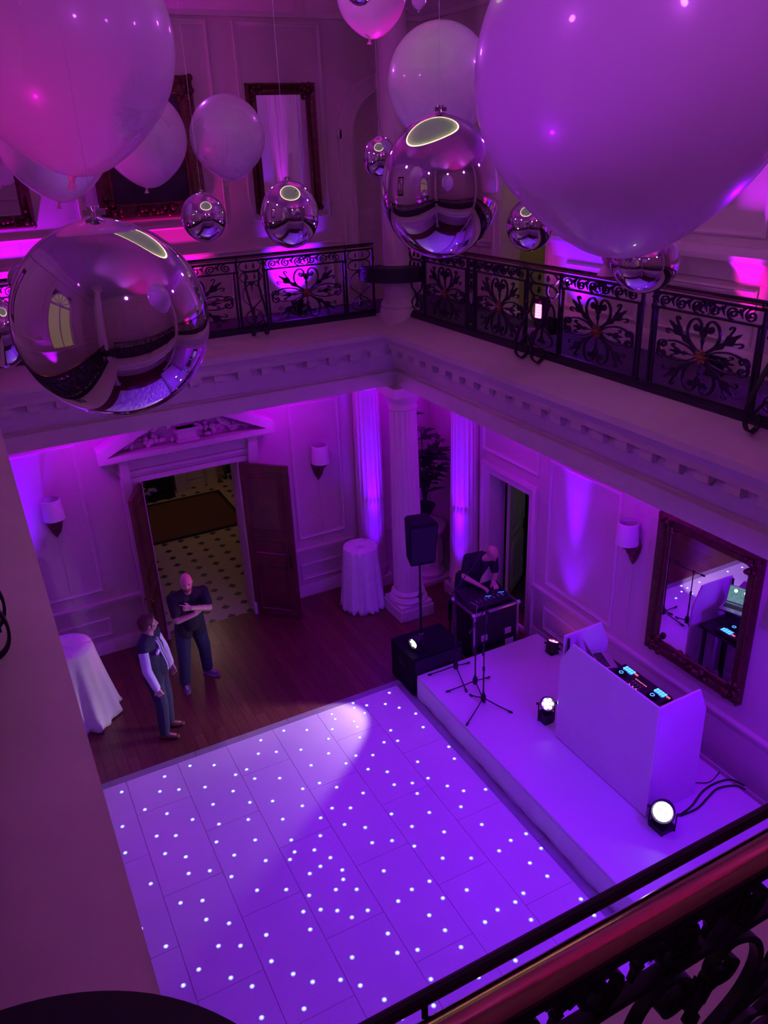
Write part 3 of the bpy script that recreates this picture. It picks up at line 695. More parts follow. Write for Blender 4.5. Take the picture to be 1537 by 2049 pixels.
def chrome_balloon(px, py, rx, ry, R, label):
    d = ray(px, py); u = math.hypot(px - 768.5, py - 1024.5) / 1606.727
    p = Cam + d.normalized() * (R * 1606.727 / rx * math.sqrt(1 + u * u)); k = ry / rx
    b = MB(); prof = []
    for i in range(49):
        t = -PI / 2 + PI * i / 48; prof.append((max(R * math.cos(t), .003), R * k * math.sin(t) + (.03 * R * max(0, (i - 42) / 6) ** 3)))
    b.lathe(prof, 72); o = b.build('silver_orb', M['chrome'], ang=80); o.location = p
    tag(o, label, 'balloon', 'silver foil orb balloons')
    s = R / .3; z0 = R * k * 1.02
    b = MB(); b.lathe([(.012 * s, z0 - .01 * s), (.008 * s, z0 + .012 * s), (.02 * s, z0 + .03 * s), (.004, z0 + .028 * s)], 12); b.box(-.03 * s, .035 * s, -.004, .004, z0 + .004 * s, z0 + .022 * s); b.build('neck', M['chrome'], o)
    b = MB(); b.tube([(0, 0, z0 + .02), (.002, 0, ZC - p.z)], .0011, 5); b.build('hanging_line', M['line'], o)
    return o
latex_balloon(120, 85, 224, .45, 'giant white balloon in the upper left with pink neck, in front of two others')
latex_balloon(106, 277, 108, .45, 'white balloon half hidden below the giant one in the upper left')
latex_balloon(288, 276, 84, .42, 'white balloon in front of the dark framed painting, beside the hidden one')
latex_balloon(455, 274, 74, .38, 'round white balloon hanging left of the tall gilt mirror')
latex_balloon(880, 165, 104, .45, 'white balloon directly above the large silver orb by the column')
latex_balloon(1270, 148, 319, .45, 'largest white balloon filling the upper right corner')
latex_balloon(743, -10, 69, .34, 'magenta-lit white balloon cut by the top edge beside the column')
latex_balloon(838, 2, 14, .075, 'tiny white balloon at the top edge right of the column')
chrome_balloon(225, 640, 190, 190, .35, 'largest silver orb, at the left in front of the dentil cornice')
chrome_balloon(882, 377, 118.5, 134, .35, 'tall silver orb in front of the column, below a white balloon')
chrome_balloon(408, 435, 44.5, 46.5, .2, 'small silver orb below the round white balloon left of the gilt mirror')
chrome_balloon(580, 430, 57.5, 64, .22, 'silver orb in front of the foot of the tall gilt mirror')
chrome_balloon(760, 315, 33, 39, .15, 'small silver orb half behind the tall silver orb')
chrome_balloon(1061, 450, 47, 50, .2, 'small silver orb by the olive doorway right of the tall orb')
chrome_balloon(1291, 525, 66, 60, .22, 'silver orb right under the largest white balloon, above the stage railing')
chrome_balloon(54, 562, 36, 37, .17, 'small silver orb peeking out behind the upper left rim of the largest orb')
chrome_balloon(2, 666, 47, 70, .2, 'silver orb cut by the left edge beside the largest orb')
chrome_balloon(720, -22, 29, 29, .10, 'silver orb at the top edge in front of the magenta balloon')

# ------------------------------------------------------------------ framed mirrors
def ornate(b, f, u0, u1, v0, v1, W, rnd, dep=.09):
    rframe(b, f, u0, u1, v0, v1, [(0, 0), (0, dep * .5), (W * .14, dep), (W * .3, dep * .8), (W * .55, dep * .45), (W * .8, dep * .62), (W * .92, dep * .5), (W, dep * .2), (W, 0)])
    def blob(u, v, s): b.ell(f(u, v, dep * .7), (s, s, s), 8, 6)
    for cu in (u0, u1):
        for cv in (v0, v1):
            du, dv = (1 if cu == u0 else -1), (1 if cv == v0 else -1)
            for k in range(14): blob(cu + du * W * (.1 + 1.3 * rnd.random()), cv + dv * W * (.1 + 1.3 * rnd.random()) if k % 2 else cv + dv * W * (.1 + .6 * rnd.random()), W * (.12 + .14 * rnd.random()))
    for k in range(int((u1 - u0) / .07)): blob(u0 + .07 * k, v0 + W * .15, W * .09); blob(u0 + .07 * k, v1 - W * .15, W * .09)
    for k in range(int((v1 - v0) / .07)): blob(u0 + W * .15, v0 + .07 * k, W * .09); blob(u1 - W * .15, v0 + .07 * k, W * .09)
    for k in range(10): blob((u0 + u1) / 2 + .05 * (k - 4.5), v0 + W * (.3 + .4 * rnd.random()), W * (.16 + .1 * rnd.random()))
def wmirror(f, u0, u1, v0, v1, W, label, seed, group=None, dep=.09):
    c = f((u0 + u1) / 2, v0, 0)
    e = empty('wall_mirror', c, 0, label, 'mirror', group); rnd = random.Random(seed)
    g = lambda u, v, w: f(u, v, w) - c
    b = MB(); ornate(b, g, u0, u1, v0, v1, W, rnd, dep); b.build('frame', M['frame'], e, ang=50)
    b = MB(); b.prism([(u0 + W * .9, v0 + W * .9), (u1 - W * .9, v0 + W * .9), (u1 - W * .9, v1 - W * .9), (u0 + W * .9, v1 - W * .9)], lambda u, v, w: g(u, v, w), .004, .02); b.build('glass', M['mirror'], e, ang=0)
    return e
wmirror(fR, 4.53, 5.91, 1.2, 2.99, .165, 'large dark gilt mirror on the wall behind the booth', 1)
GM = 'framed mirrors on the gallery back wall'
wmirror(fB, 3.83, 4.79, 6.06, 7.63, .14, 'tall gilt mirror with a pink-lit upper edge beside the arch', 2, GM)
pic = wmirror(fB, 1.79, 3.14, 6.1, 7.72, .2, 'wide dark framed painting behind two white balloons', 3, None)
pic.name = 'wall_painting'; pic['category'] = 'painting'
for ch in pic.children:
    if ch.name.startswith('glass'): ch.name = 'canvas'; ch.data.materials[0] = mat('dark old canvas', (.03, .02, .035), .5, var=.7, scale=3)
wmirror(fB, .05, 1.02, 6.1, 7.6, .14, 'gilt mirror of which one lower corner shows at the left edge', 4, GM)
wmirror(fL, 5.5, 6.7, 6.1, 7.7, .14, 'framed mirror on the wall beyond the near fascia, seen only in silver balloons', 5)
# ------------------------------------------------------------------ star-lit dance floor
def onz(px, py, z):
    d = ray(px, py); return Cam + d * ((z - 6.85) / d.z)
st = []
def S(ox, oy, k, L): st.extend((ox + k * a, oy + k * c) for a, c in L)
S(760, 1320, .1952, [(98,340),(57,455),(199,493),(369,553),(445,692),(112,725),(183,832),(44,847),(708,893),(765,1015),(388,1047),(77,1150),(495,1215),(148,1282),(334,1265),(693,1295),(860,1345),(1085,1330),(384,1372),(832,1508),(120,1582),(508,1567),(330,1710),(1046,1690),(660,1766),(1500,1785),(1343,1853),(126,1855),(354,1912),(1224,1960),(645,2035),(937,2035)])
S(1000, 1560, .1952, [(425,705),(310,855),(488,990),(243,1165),(160,1255),(833,1225),(322,1437),(968,1390)])
S(180, 1350, .1952, [(1025,935),(1273,928),(765,1045),(325,1203),(717,1198),(912,1178),(1180,1153),(563,1383),(790,1425),(1262,1330),(333,1557),(1052,1485),(1323,1532),(684,1655),(880,1650),(1297,1715)])
S(0, 1700, .3255, [(770,20),(1015,25),(1142,45),(1160,147),(1290,130),(927,210),(805,333),(1110,328),(1245,313),(1268,430),(865,488),(1020,595),(1222,737),(932,778),(1127,835),(1408,453)])
S(440, 1380, .2212, [(370,458),(348,580),(511,563),(578,372),(786,365),(733,543),(983,445),(1017,358),(1013,222),(1043,267),(1205,122),(1215,166),(1328,142),(1309,212),(1213,288),(1244,337),(1264,433),(242,722),(142,770),(315,805),(541,801),(825,685),(983,577),(1141,668),(1230,597),(1384,592),(1341,720),(901,845),(1057,883),(750,897),(120,918),(272,1020),(477,1008),(746,1052),(257,1175),(569,1172),(912,1160),(1296,935),(1015,1072),(1182,1070),(1128,1220),(1315,1247),(1378,1385),(320,1360),(646,1360),(909,1322),(676,1468),(855,1450),(130,1497),(1000,1520)])
S(420, 1700, .2212, [(220,52),(505,100),(725,90),(768,22),(1089,72),(1000,152),(1198,185),(904,217),(195,245),(427,368),(691,362),(898,415),(1207,270),(1140,362),(1328,360),(846,562),(1002,543),(1153,552),(1428,550),(1285,613),(170,668),(908,723),(510,772),(78,872),(277,870),(557,1010),(1287,975),(190,1160),(382,1237),(754,1125),(930,1197),(1183,1178),(1361,1230),(852,1440),(468,1520)])
S(700, 1600, .5446, [(125,262),(342,215),(446,215),(228,330),(293,300),(178,373),(342,362),(430,332),(292,425),(543,405),(497,450),(350,480),(140,492),(175,563),(249,552),(409,542),(298,660),(473,652),(127,735),(308,757)])
P3 = [onz(x, y, .03) for x, y in st]
rnd = random.Random(11)
for y in [3.9 - .31 * k for k in range(7)]:
    for x in (.1, .7, 1.3, 1.9, 2.5, 3.1, 3.7): P3.append(V((x + .4 * rnd.random(), y + .2 * rnd.random(), .03)))
keep = []
for p in P3:
    if 1.95 < p.y < 8.1 and -.1 < p.x < 4.15 and all((p - q).length > .06 for q in keep): keep.append(p)
df = empty('dance_floor', (0, 0, 0), 0, 'white star-lit dance floor of interlocking panels dotted with tiny white lights', 'dance floor')
xs = [-.156, .465, 1.087, 1.71, 2.328, 2.952, 3.572, 4.16]; Y0, YE = 8.12, 1.9
for i in range(7):
    odd = i % 2 == 1
    ys = [Y0] + ([Y0 - .6225] if odd else []); 
    while ys[-1] > YE + .01: ys.append(max(YE, ys[-1] - 1.245))
    for j in range(len(ys) - 1):
        if ys[j] - ys[j + 1] < .02: continue
        b = MB(); g = .0022
        b.box(xs[i] + g, xs[i + 1] - g, ys[j + 1] + g, ys[j] - g, .004, .03); pn = b.build('panel', M['white'], df, ang=0)
        b = MB(); cnt = 0
        for p in keep:
            if xs[i] + .02 < p.x < xs[i + 1] - .02 and ys[j + 1] + .02 < p.y < ys[j] - .02:
                cnt += 1; T = Matrix.Translation((p.x, p.y, .030))
                b.mi = 0; b.lathe([(.0105, 0), (.010, .003), (.006, .0055), (.002, .006)], 10, T)
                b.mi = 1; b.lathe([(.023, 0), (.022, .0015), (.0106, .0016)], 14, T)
        if cnt: b.build('star_lights', [M['led'], M['ledhalo']], pn, ang=60)
b = MB(); b.prism([(Y0 + .002, .004), (Y0 + .002, .03), (Y0 + .13, .008), (Y0 + .13, .004)], lambda u, v, w: V((w, u, v)), -.156, 1.33); b.prism([(Y0 + .002, .004), (Y0 + .002, .03), (Y0 + .13, .008), (Y0 + .13, .004)], lambda u, v, w: V((w, u, v)), 1.336, 2.57); b.prism([(Y0 + .002, .004), (Y0 + .002, .03), (Y0 + .13, .008), (Y0 + .13, .004)], lambda u, v, w: V((w, u, v)), 2.576, 4.285)
for y0, y1 in ((1.9, 4.97), (4.976, Y0)): b.prism([(4.162, .004), (4.162, .03), (4.284, .008), (4.284, .004)], lambda u, v, w: V((u, w, v)), y0, y1)
b.build('edging_ramp', M['edging'], df, ang=0)

# ------------------------------------------------------------------ stage
sg = empty('stage', (5.3, 4.6, 0), 0, 'low white stage platform along the wall beside the dance floor', 'stage')
b = MB(); b.box(-1.0, 1.0, -3.4, 3.18, .31, .35); b.build('deck', M['white'], sg, bevel=.006)
b = MB(); rings = []
for i in range(60):
    y = -3.39 + 6.56 * i / 59; wv = .006 * math.sin(i * 1.7) + .004 * math.sin(i * .6)
    rings.append([V((-1.006 + wv * .3, y, .31)), V((-1.004 + wv, y, .15)), V((-1.01 + wv, y, .002)), V((-.99, y, .002)), V((-.99, y, .31))])
b.ring(rings); b.build('skirt', M['skirt'], sg, ang=60)
b = MB()
for x in (-.9, 0, .9):
    for y in (-3.2, 0, 3.0): b.box(x - .03, x + .03, y - .03, y + .03, 0, .31)
b.box(-.985, .985, 3.13, 3.15, .01, .31); b.build('frame', M['black'], sg, ang=0)

# ------------------------------------------------------------------ booth
ZS = .35
bo = empty('dj_booth', (5.12, 4.42, ZS), 0, 'white fabric-faced booth screen with cut corners standing on the stage', 'booth')
b = MB(); b.prism([(0, .012), (1.475, .012), (1.475, 1.10), (1.29, 1.42), (.06, 1.42), (0, 1.42)], lambda u, v, w: V((w, u, v)), 0, .025); b.build('front_panel', M['scrim'], bo, ang=0, bevel=.006)
for nm, y in (('side_panel', 0), ('side_panel', 1.45)):
    b = MB(); b.prism([(.028, .012), (.70, .012), (.68, 1.15), (.56, 1.43), (.028, 1.42)], lambda u, v, w: V((u, w, v)), y, y + .025); b.build(nm, M['scrim'], bo, ang=0, bevel=.006)
b = MB()
for x, y in ((.04, .05), (.04, 1.42)): b.cyl((x + .02, y, .01), (x + .02, y, 1.4), .014, n=8)
b.cyl((.05, .05, 1.0), (.05, 1.42, 1.0), .012, n=8); b.build('inner_frame', M['black'], bo)
ZD = 1.32
dt = empty('dj_table', (5.5, 5.15, ZS), 0, 'black folding table behind the white booth screen', 'table')
b = MB(); b.box(-.26, .28, -.62, .62, ZD - ZS - .04, ZD - ZS); b.build('table_top', M['black'], dt, bevel=.008)
for sx in (-.2, .22):
    for sy in (-.56, .56):
        b = MB(); b.box(sx - .018, sx + .018, sy - .018, sy + .018, 0, ZD - ZS - .04); b.build('leg', M['black'], dt)
ct = empty('dj_controller', (5.62, 5.18, ZD), 0, 'black controller with two blocks of glowing blue pads behind the booth', 'dj controller')
b = MB(); b.box(-.15, .15, -.36, .36, .015, .065); b.build('body', M['black'], ct, bevel=.01)
def pads(b, cx, cy, nx, ny, s, g, z=.066):
    for i in range(nx):
        for j in range(ny): x, y = cx + (i - (nx - 1) / 2) * g, cy + (j - (ny - 1) / 2) * g; b.box(x - s / 2, x + s / 2, y - s / 2, y + s / 2, z, z + .006)
for cy in (.235, -.235):
    b = MB(); pads(b, .092, cy, 2, 4, .026, .0365); b.build('pads', M['cyanled'], ct, ang=0)
    b = MB(); b.box(.045, .052, cy - .07, cy + .05, .066, .07); b.build('strip_light', M['blueled'], ct, ang=0)
    b = MB(); b.lathe([(.07, .065), (.07, .078), (.06, .084), (.02, .084), (.018, .088), (.003, .088)], 28, Matrix.Translation((-.03, cy, 0))); b.build('jog_wheel', M['blackm'], ct)
    b = MB(); b.tube([V((-.03 + .022 * math.cos(2 * PI * i / 20), cy + .022 * math.sin(2 * PI * i / 20), .089)) for i in range(20)], .003, 5, True); b.build('jog_ring', M['cyanled'], ct)
    b = MB()
    for q in (-.09, -.115): b.tube([V((.1 + .011 * math.cos(2 * PI * i / 12), cy + q + .011 * math.sin(2 * PI * i / 12), .068)) for i in range(12)], .0025, 4, True)
    b.build('button_ring', M['redled'], ct)
b = MB()
for k in range(7): b.box(.04 - .004, .04 + .004, -.075 + .025 * k - .006, -.075 + .025 * k + .006, .066, .07)
for k in range(3): b.box(-.09, -.08, -.06 + .05 * k, -.05 + .05 * k, .066, .07)
b.build('mixer_lights', M['redled'], ct, ang=0)
b = MB()
for k in range(4): b.box(-.07, .02, -.06 + .04 * k - .003, -.06 + .04 * k + .003, .066, .068); b.box(-.03, -.018, -.06 + .04 * k - .01, -.06 + .04 * k + .01, .066, .082)
b.build('faders', M['alu'], ct, ang=0)
ls = empty('laptop_stand', (5.43, 5.56, ZD), -.35, 'small metal stand holding the laptop behind the booth', 'stand')
b = MB(); b.box(-.1, .1, -.13, .13, 0, .008); b.box(-.12, .12, -.15, .15, .2, .208)
for s in (-1, 1): b.tube([(-.09, s * .1, .005), (-.02, s * .1, .1), (.05, s * .1, .2)], .008, 6)
b.build('frame', M['black'], ls)
lp = empty('laptop', (5.43, 5.56, ZD + .209), -.35, 'open silver laptop facing the mirror, screen glowing with coloured tiles', 'laptop')
b = MB(); b.box(-.11, .12, -.16, .16, 0, .014); b.build('base', M['alu'], lp, bevel=.004)
b = MB()
for i in range(5):
    for j in range(12): b.box(-.06 + i * .021, -.043 + i * .021, -.138 + j * .0232, -.119 + j * .0232, .014, .0165)
b.build('keyboard', M['black'], lp, ang=0)
T = Matrix.Translation((-.11, 0, .014)) @ Matrix.Rotation(math.radians(-18), 4, 'Y')
b = MB(); b.box(-.008, 0, -.16, .16, 0, .215, T); ld = b.build('lid', M['alu'], lp, bevel=.003)
b = MB(); b.box(0, .002, -.15, .15, .01, .205, T); b.build('screen', M['screen'], ld, ang=0)
b = MB()
for y in (.07, -.05): b.lathe([(.022, 0), (.022, .003), (.002, .003)], 16, T @ Matrix.Translation((.002, y, .155)) @ Matrix.Rotation(PI / 2, 4, 'Y'))
b.build('deck_graphics', emis('pale disc graphics', (.7, .95, 1), 1.6), ld)

# ------------------------------------------------------------------ stage and wall lights
def par(loc, aim, R, L, lens, label, floorz, cat='stage light', cells=7, group=None):
    e = empty('par_can', (loc[0], loc[1], floorz), 0, label, cat, group); a = V(aim).normalized(); c = V((0, 0, loc[2] - floorz)); q = a.to_track_quat('Z', 'Y').to_matrix().to_4x4(); T = Matrix.Translation(c) @ q
    b = MB(); b.lathe([(R * .3, -L), (R * .75, -L * .9), (R * .95, -L * .55), (R, -.02), (R * 1.06, -.01), (R * 1.06, .012), (R * .95, .012), (R * .93, -.006)], 28, T, caps=False); b.lathe([(R * .3, -L), (.004, -L)], 28, T, caps=False); b.build('housing', M['black'], e)
    b = MB()
    if cells:
        for k in range(cells):
            r, t = (0, 0) if k == 0 else (R * .58, 2 * PI * k / (cells - 1)); b.ell((r * math.cos(t), r * math.sin(t), -.004), (R * .25, R * .25, R * .1), 12, 6)
        for i, p in enumerate(b.v): b.v[i] = tuple(T @ V(p))
    else: b.lathe([(R * .93, -.004), (R * .6, .006), (.003, .01)], 28, T)
    b.build('lens', lens, e)
    b = MB(); b.lathe([(R * .94, -.02), (.003, -.02)], 24, T, caps=False); b.build('reflector', M['alu'], e)
    sd = a.cross(V((0, 0, 1))); sd = sd.normalized() if sd.length > .1 else V((1, 0, 0)); w = R * 1.14
    m = c - a * L * .4
    b = MB(); b.tube([m + sd * w, V((m.x + sd.x * w, m.y + sd.y * w, .012)), V((m.x - sd.x * w, m.y - sd.y * w, .012)), m - sd * w], .009, 6); b.box(m.x - R * .8, m.x + R * .8, m.y - R * .8, m.y + R * .8, 0, max(.016, m.z - R * 1.45)); b.build('bracket', M['black'], e)
    for s in (-1, 1):
        b = MB(); b.cyl(m + sd * s * w, m + sd * s * (w + .03), .016, n=10); b.build('knob', M['black'], e)
    return e
par((5.17, 6.12, .66), (-.55, -1, .75), .085, .2, M['whitelamp'], 'white spotlight on the stage at the far end of the booth screen', ZS)
par((5.10, 4.20, .64), (-.8, -.55, .62), .115, .26, M['whitelamp'], 'bright white spotlight on the stage at the near corner of the booth', ZS, cells=19)
par((4.36, 7.97, .735), (-1, -.25, -.1), .08, .17, M['whitelamp'], 'small spotlight sitting on the black subwoofer, aimed at the dance floor', .6)
par((6.2, 7.3, .52), (.35, .1, 1), .085, .16, M['pinkled'], 'pink glowing uplighter at the back corner of the stage', ZS)
q = onz(912, 1172, .16); par((q.x * .958, q.y * .958, .17), (.4, .1, 1), .09, .15, M['pinkled'], 'pink glowing uplighter on the floor at the foot of the lit half column', 0)
for x, y, a, lab, lz in ((4.2, 10.8, (0, .3, 1), 'black uplighter on the gallery floor below the tall gilt mirror', 'violetled'), (6.2, 7.62, (.3, 0, 1), 'uplighter on the gallery floor by the olive doorway', 'pinkled'), (6.25, 5.25, (.3, 0, 1), 'uplighter on the gallery floor below the pink-lit dado', 'violetled')):
    par((x, y, GF + .17), a, .085, .15, M[lz], lab, GF)
e = empty('led_bar', (6.3, 8.0, GF), .15, 'upright glowing magenta light panel on the gallery floor by the olive doorway', 'stage light')
b = MB(); b.box(-.05, .05, -.07, .07, 0, .34); b.build('housing', M['black'], e, bevel=.01)
b = MB(); pads(b, 0, 0, 3, 5, .03, .034, 0); b.v = [(-.052 - p[2], p[0], .2 + p[1]) for p in b.v]; b.build('led_cells', M['pinkled'], e, ang=0)

# ------------------------------------------------------------------ microphone stands
def micstand(x, y, h, feet, boom, label):
    e = empty('microphone_stand', (x, y, ZS), 0, label, 'microphone stand', 'microphone stands on the stage')
    b = MB(); b.lathe([(.03, .06), (.036, .1), (.03, .15), (.016, .17), (.013, .2)], 14); b.build('hub', M['black'], e)
    b = MB(); b.cyl((0, 0, .1), (0, 0, h * .62), .0105, n=10); b.cyl((0, 0, h * .6), (0, 0, h), .0075, n=10); b.build('pole', M['black'], e)
    b = MB(); b.lathe([(.016, h * .58), (.018, h * .6), (.016, h * .64)], 12); b.ell((0, 0, h), (.02, .02, .022), 10, 8); b.build('clutch', M['black'], e)
    for fx, fy in feet:
        d = V((fx - x, fy - y, 0)); b = MB(); b.tube([V((0, 0, .1)) + d.normalized() * .02, d * .5 + V((0, 0, .055)), d + V((0, 0, .018))], .008, 8); l = b.build('leg', M['black'], e)
        b = MB(); b.caps(d - d.normalized() * .02 + V((0, 0, .016)), .0145, d + d.normalized() * .015 + V((0, 0, .0145)), .014, 10); b.build('rubber_foot', M['rubber'], l)
    d = V(boom); a = V((0, 0, h)); b = MB(); b.cyl(a - d * .3, a + d, .0065, n=8); b.build('boom', M['black'], e)
    b = MB(); t = d.normalized(); b.cyl(a - d * .3, a - d * .3 - t * .06, .014, n=10); b.build('counterweight', M['black'], e)
    b = MB(); p = a + d; b.cyl(p, p + t * .05 + V((0, 0, .02)), .014, .016, 10); b.cyl(p + t * .0, p + t * .13 + V((0, 0, .02)), .011, .016, 12); b.ell(p + t * .16 + V((0, 0, .024)), .026, 12, 10); b.build('microphone', M['black'], e)
micstand(4.79, 7.59, 1.28, [(4.45, 7.70), (5.04, 7.66), (4.68, 7.16)], (.30, .02, .28), 'microphone stand at the far edge of the stage beside the black subwoofer')
micstand(4.83, 7.18, .98, [(4.47, 7.27), (5.09, 7.25), (4.76, 6.87)], (.28, .12, .16), 'middle microphone stand of the three on the stage')
micstand(4.72, 6.83, .90, [(4.33, 6.6), (4.92, 6.52), (4.68, 7.05)], (.20, .25, .10), 'microphone stand nearest the booth, boom tipped with silver')

# ------------------------------------------------------------------ speaker, subwoofer, case
sb = empty('subwoofer', (4.65, 8.11, 0), 0, 'big black subwoofer box on the floor behind the corner of the stage', 'speaker')
b = MB(); b.box(-.4, .4, -.3, .31, .015, .6); b.build('cabinet', M['blackm'], sb, bevel=.012)
b = MB(); b.box(-.36, .36, -.312, -.3, .05, .56); b.build('grille', M['black'], sb, bevel=.004)
for s in (-1, 1):
    b = MB(); b.box(s * .4 - .006, s * .4 + .006, -.08, .08, .34, .46); b.build('side_handle', M['black'], sb, bevel=.004)
b = MB(); b.lathe([(.03, .6), (.03, .606), (.02, .608)], 14, Matrix.Translation((.02, .19, 0))); b.build('pole_socket', M['alu'], sb)
pl = empty('speaker_pole', (4.67, 8.30, .606), 0, 'black pole rising from the subwoofer to the loudspeaker', 'speaker pole')
b = MB(); b.cyl((0, 0, 0), (0, 0, .75), .0175, n=12); b.cyl((0, 0, .6), (0, 0, 1.16), .014, n=12); b.build('tube', M['black'], pl)
b = MB(); b.lathe([(.024, .56), (.026, .6), (.022, .66)], 14); b.cyl((-.05, 0, .61), (0, 0, .61), .008, n=8); b.build('collar', M['black'], pl)
b = MB(); b.cyl((-.03, -.01, .98), (.03, .01, .98), .006, n=8); b.build('pin', M['alu'], pl)
sp = empty('loudspeaker', (4.67, 8.30, 1.76), math.radians(-12), 'black loudspeaker on the tall pole in front of the fluted column', 'speaker')
b = MB(); rings = []
for z, w, d in ((.0, .155, .13), (.03, .175, .15), (.60, .2, .18), (.645, .18, .16)):
    t = -.06 * (z / .65)
    rings.append([V((-w, -d + t, z)), V((w, -d + t, z)), V((w * .8, d + t, z)), V((-w * .8, d + t, z))])
b.ring(rings); b.build('cabinet', M['blackm'], sp, ang=25, bevel=.012)
b = MB(); b.add([V((-.155, -.158, .05)), V((.155, -.158, .05)), V((.178, -.245, .6)), V((-.178, -.245, .6)), V((-.155, -.14, .05)), V((.155, -.14, .05)), V((.178, -.2, .6)), V((-.178, -.2, .6))], [(0, 1, 2, 3), (7, 6, 5, 4), (0, 4, 5, 1), (1, 5, 6, 2), (2, 6, 7, 3), (3, 7, 4, 0)]); b.build('grille', M['black'], sp, ang=0)
b = MB(); b.tube([(.195, .05, .12), (.225, .05, .15), (.225, .05, .4), (.2, .05, .44)], .01, 8); b.build('handle', M['black'], sp)
b = MB(); b.lathe([(.022, -.02), (.03, 0), (.03, .012)], 12); b.build('pole_cup', M['black'], sp)
e = empty('folded_stand', (5.42, 8.75, 0), 0, 'slim black folded stand upright on the floor behind the subwoofer', 'stand')
b = MB(); b.cyl((0, 0, .01), (0, 0, .72), .014, n=10); b.build('tube', M['black'], e); b = MB(); b.cyl((0, 0, .34), (0, 0, .7), .03, n=10); b.build('folded_legs', M['black'], e); b = MB(); b.lathe([(.05, 0), (.05, .01), (.016, .03)], 14); b.build('base', M['rubber'], e)
fc = empty('flight_case', (5.64, 8.14, 0), 0, 'black flight case with aluminium edges behind the back edge of the stage', 'flight case')
HX, HY, HZ = .38, .27, .93
b = MB(); b.box(-HX + .01, HX - .01, -HY + .01, HY - .01, .09, HZ - .01); b.build('body', M['black'], fc, bevel=.006)
b = MB(); t = .032
for sx in (-1, 1):
    for sy in (-1, 1):
        b.box(sx * HX - (t if sx > 0 else 0), sx * HX + (0 if sx > 0 else t), sy * HY - (t if sy > 0 else 0), sy * HY + (0 if sy > 0 else t), .09, HZ)
for z0 in (.09, HZ - t):
    for sy in (-1, 1): b.box(-HX, HX, sy * HY - (t if sy > 0 else 0), sy * HY + (0 if sy > 0 else t), z0, z0 + t)
    for sx in (-1, 1): b.box(sx * HX - (t if sx > 0 else 0), sx * HX + (0 if sx > 0 else t), -HY, HY, z0, z0 + t)
b.build('aluminium_edges', M['alu'], fc, ang=0)
b = MB()
for sx in (-1, 1):
    for sy in (-1, 1):
        for z in (.1, HZ - .01): b.ell((sx * (HX - .005), sy * (HY - .005), z), .035, 12, 8)
b.build('ball_corners', M['alu'], fc)
for sx in (-1, 1):
    b = MB(); b.box(sx * .2 - .055, sx * .2 + .055, -HY - .006, -HY + .01, .46, .56); l = b.build('latch', M['alu'], fc, bevel=.004)
    b = MB(); b.box(sx * .2 - .02, sx * .2 + .02, -HY - .014, -HY - .004, .485, .535); b.build('butterfly', M['alu'], l, bevel=.003)
b = MB(); b.box(.16, .3, -HY - .004, -HY + .004, .27, .37); b.build('label_plate', M['white'], fc, ang=0)
for sx in (-1, 1):
    for sy in (-1, 1):
        b = MB(); b.cyl((sx * .3 - .02, sy * .2, .042), (sx * .3 + .02, sy * .2, .042), .042, n=16); b.box(sx * .3 - .03, sx * .3 + .03, sy * .2 - .03, sy * .2 + .03, .075, .09); b.build('castor', M['rubber'], fc)
cs = empty('mixing_console', (5.62, 8.17, HZ), 0, 'black mixing deck with blue lights on top of the flight case', 'mixing console')
b = MB(); b.prism([(-.22, .002), (.22, .002), (.22, .13), (.17, .14), (-.22, .05)], lambda u, v, w: V((w, u, v)), -.33, .33); b.build('body', M['black'], cs, bevel=.008)
zt = lambda y: .05 + (y + .22) * .09 / .39
b = MB(); b.cyl((0, 0, -.004), (0, 0, .02), .01, n=8); kn = b.build('knob', M['black'], cs)
for i in range(9):
    for j in range(4):
        o = kn
        if i or j: o = kn.copy(); COL.objects.link(o); o.parent = cs
        o.location = (-.28 + .07 * i, -.02 + .05 * j, zt(-.02 + .05 * j))
b = MB(); b.box(-.008, .008, -.05, .05, -.004, .006); kn = b.build('fader', M['alu'], cs, ang=0)
for i in range(8):
    o = kn
    if i: o = kn.copy(); COL.objects.link(o); o.parent = cs
    o.location = (-.26 + .07 * i, -.11, zt(-.11))
b = MB()
for x, n in ((-.02, 4), (.20, 4)):
    for k in range(n): b.box(x + .022 * k, x + .022 * k + .009, -.085 - .008 * k, -.073 - .008 * k, .092, .098)
b.build('blue_lights', M['blueled'], cs, ang=0)
b = MB(); b.tube(crom([(-.3, -.1, .09), (-.26, -.22, .1), (-.30, -.275, .03), (-.32, -.29, -.2)], 6), .005, 6); b.build('cable', M['alu'], cs)

# ------------------------------------------------------------------ cables on the stage
def floor_pts(L, z): return [V((p.x, p.y, z)) for p in [onz(x, y, z) for x, y in L]]
for L, lab in (([(1362, 1630), (1385, 1612), (1405, 1585), (1430, 1568), (1462, 1560), (1490, 1572)], 'black cable looping over the stage from the near spotlight, outer bend'),
               ([(1362, 1632), (1395, 1618), (1415, 1598), (1436, 1578), (1470, 1572), (1492, 1580)], 'black cable looping over the stage from the near spotlight, inner bend')):
    b = MB(); b.tube(crom(floor_pts(L, ZS + .012), 6), .011, 7); tag(b.build('power_cable', M['rubber']), lab, 'cable', 'cables on the stage')
b = MB(); b.tube(crom(floor_pts([(1390, 1566), (1420, 1565), (1440, 1545)], ZS + .008), 6), .006, 6); tag(b.build('power_cable', M['rubber']), 'thin cable lying on the stage at the foot of the booth side', 'cable', 'cables on the stage')

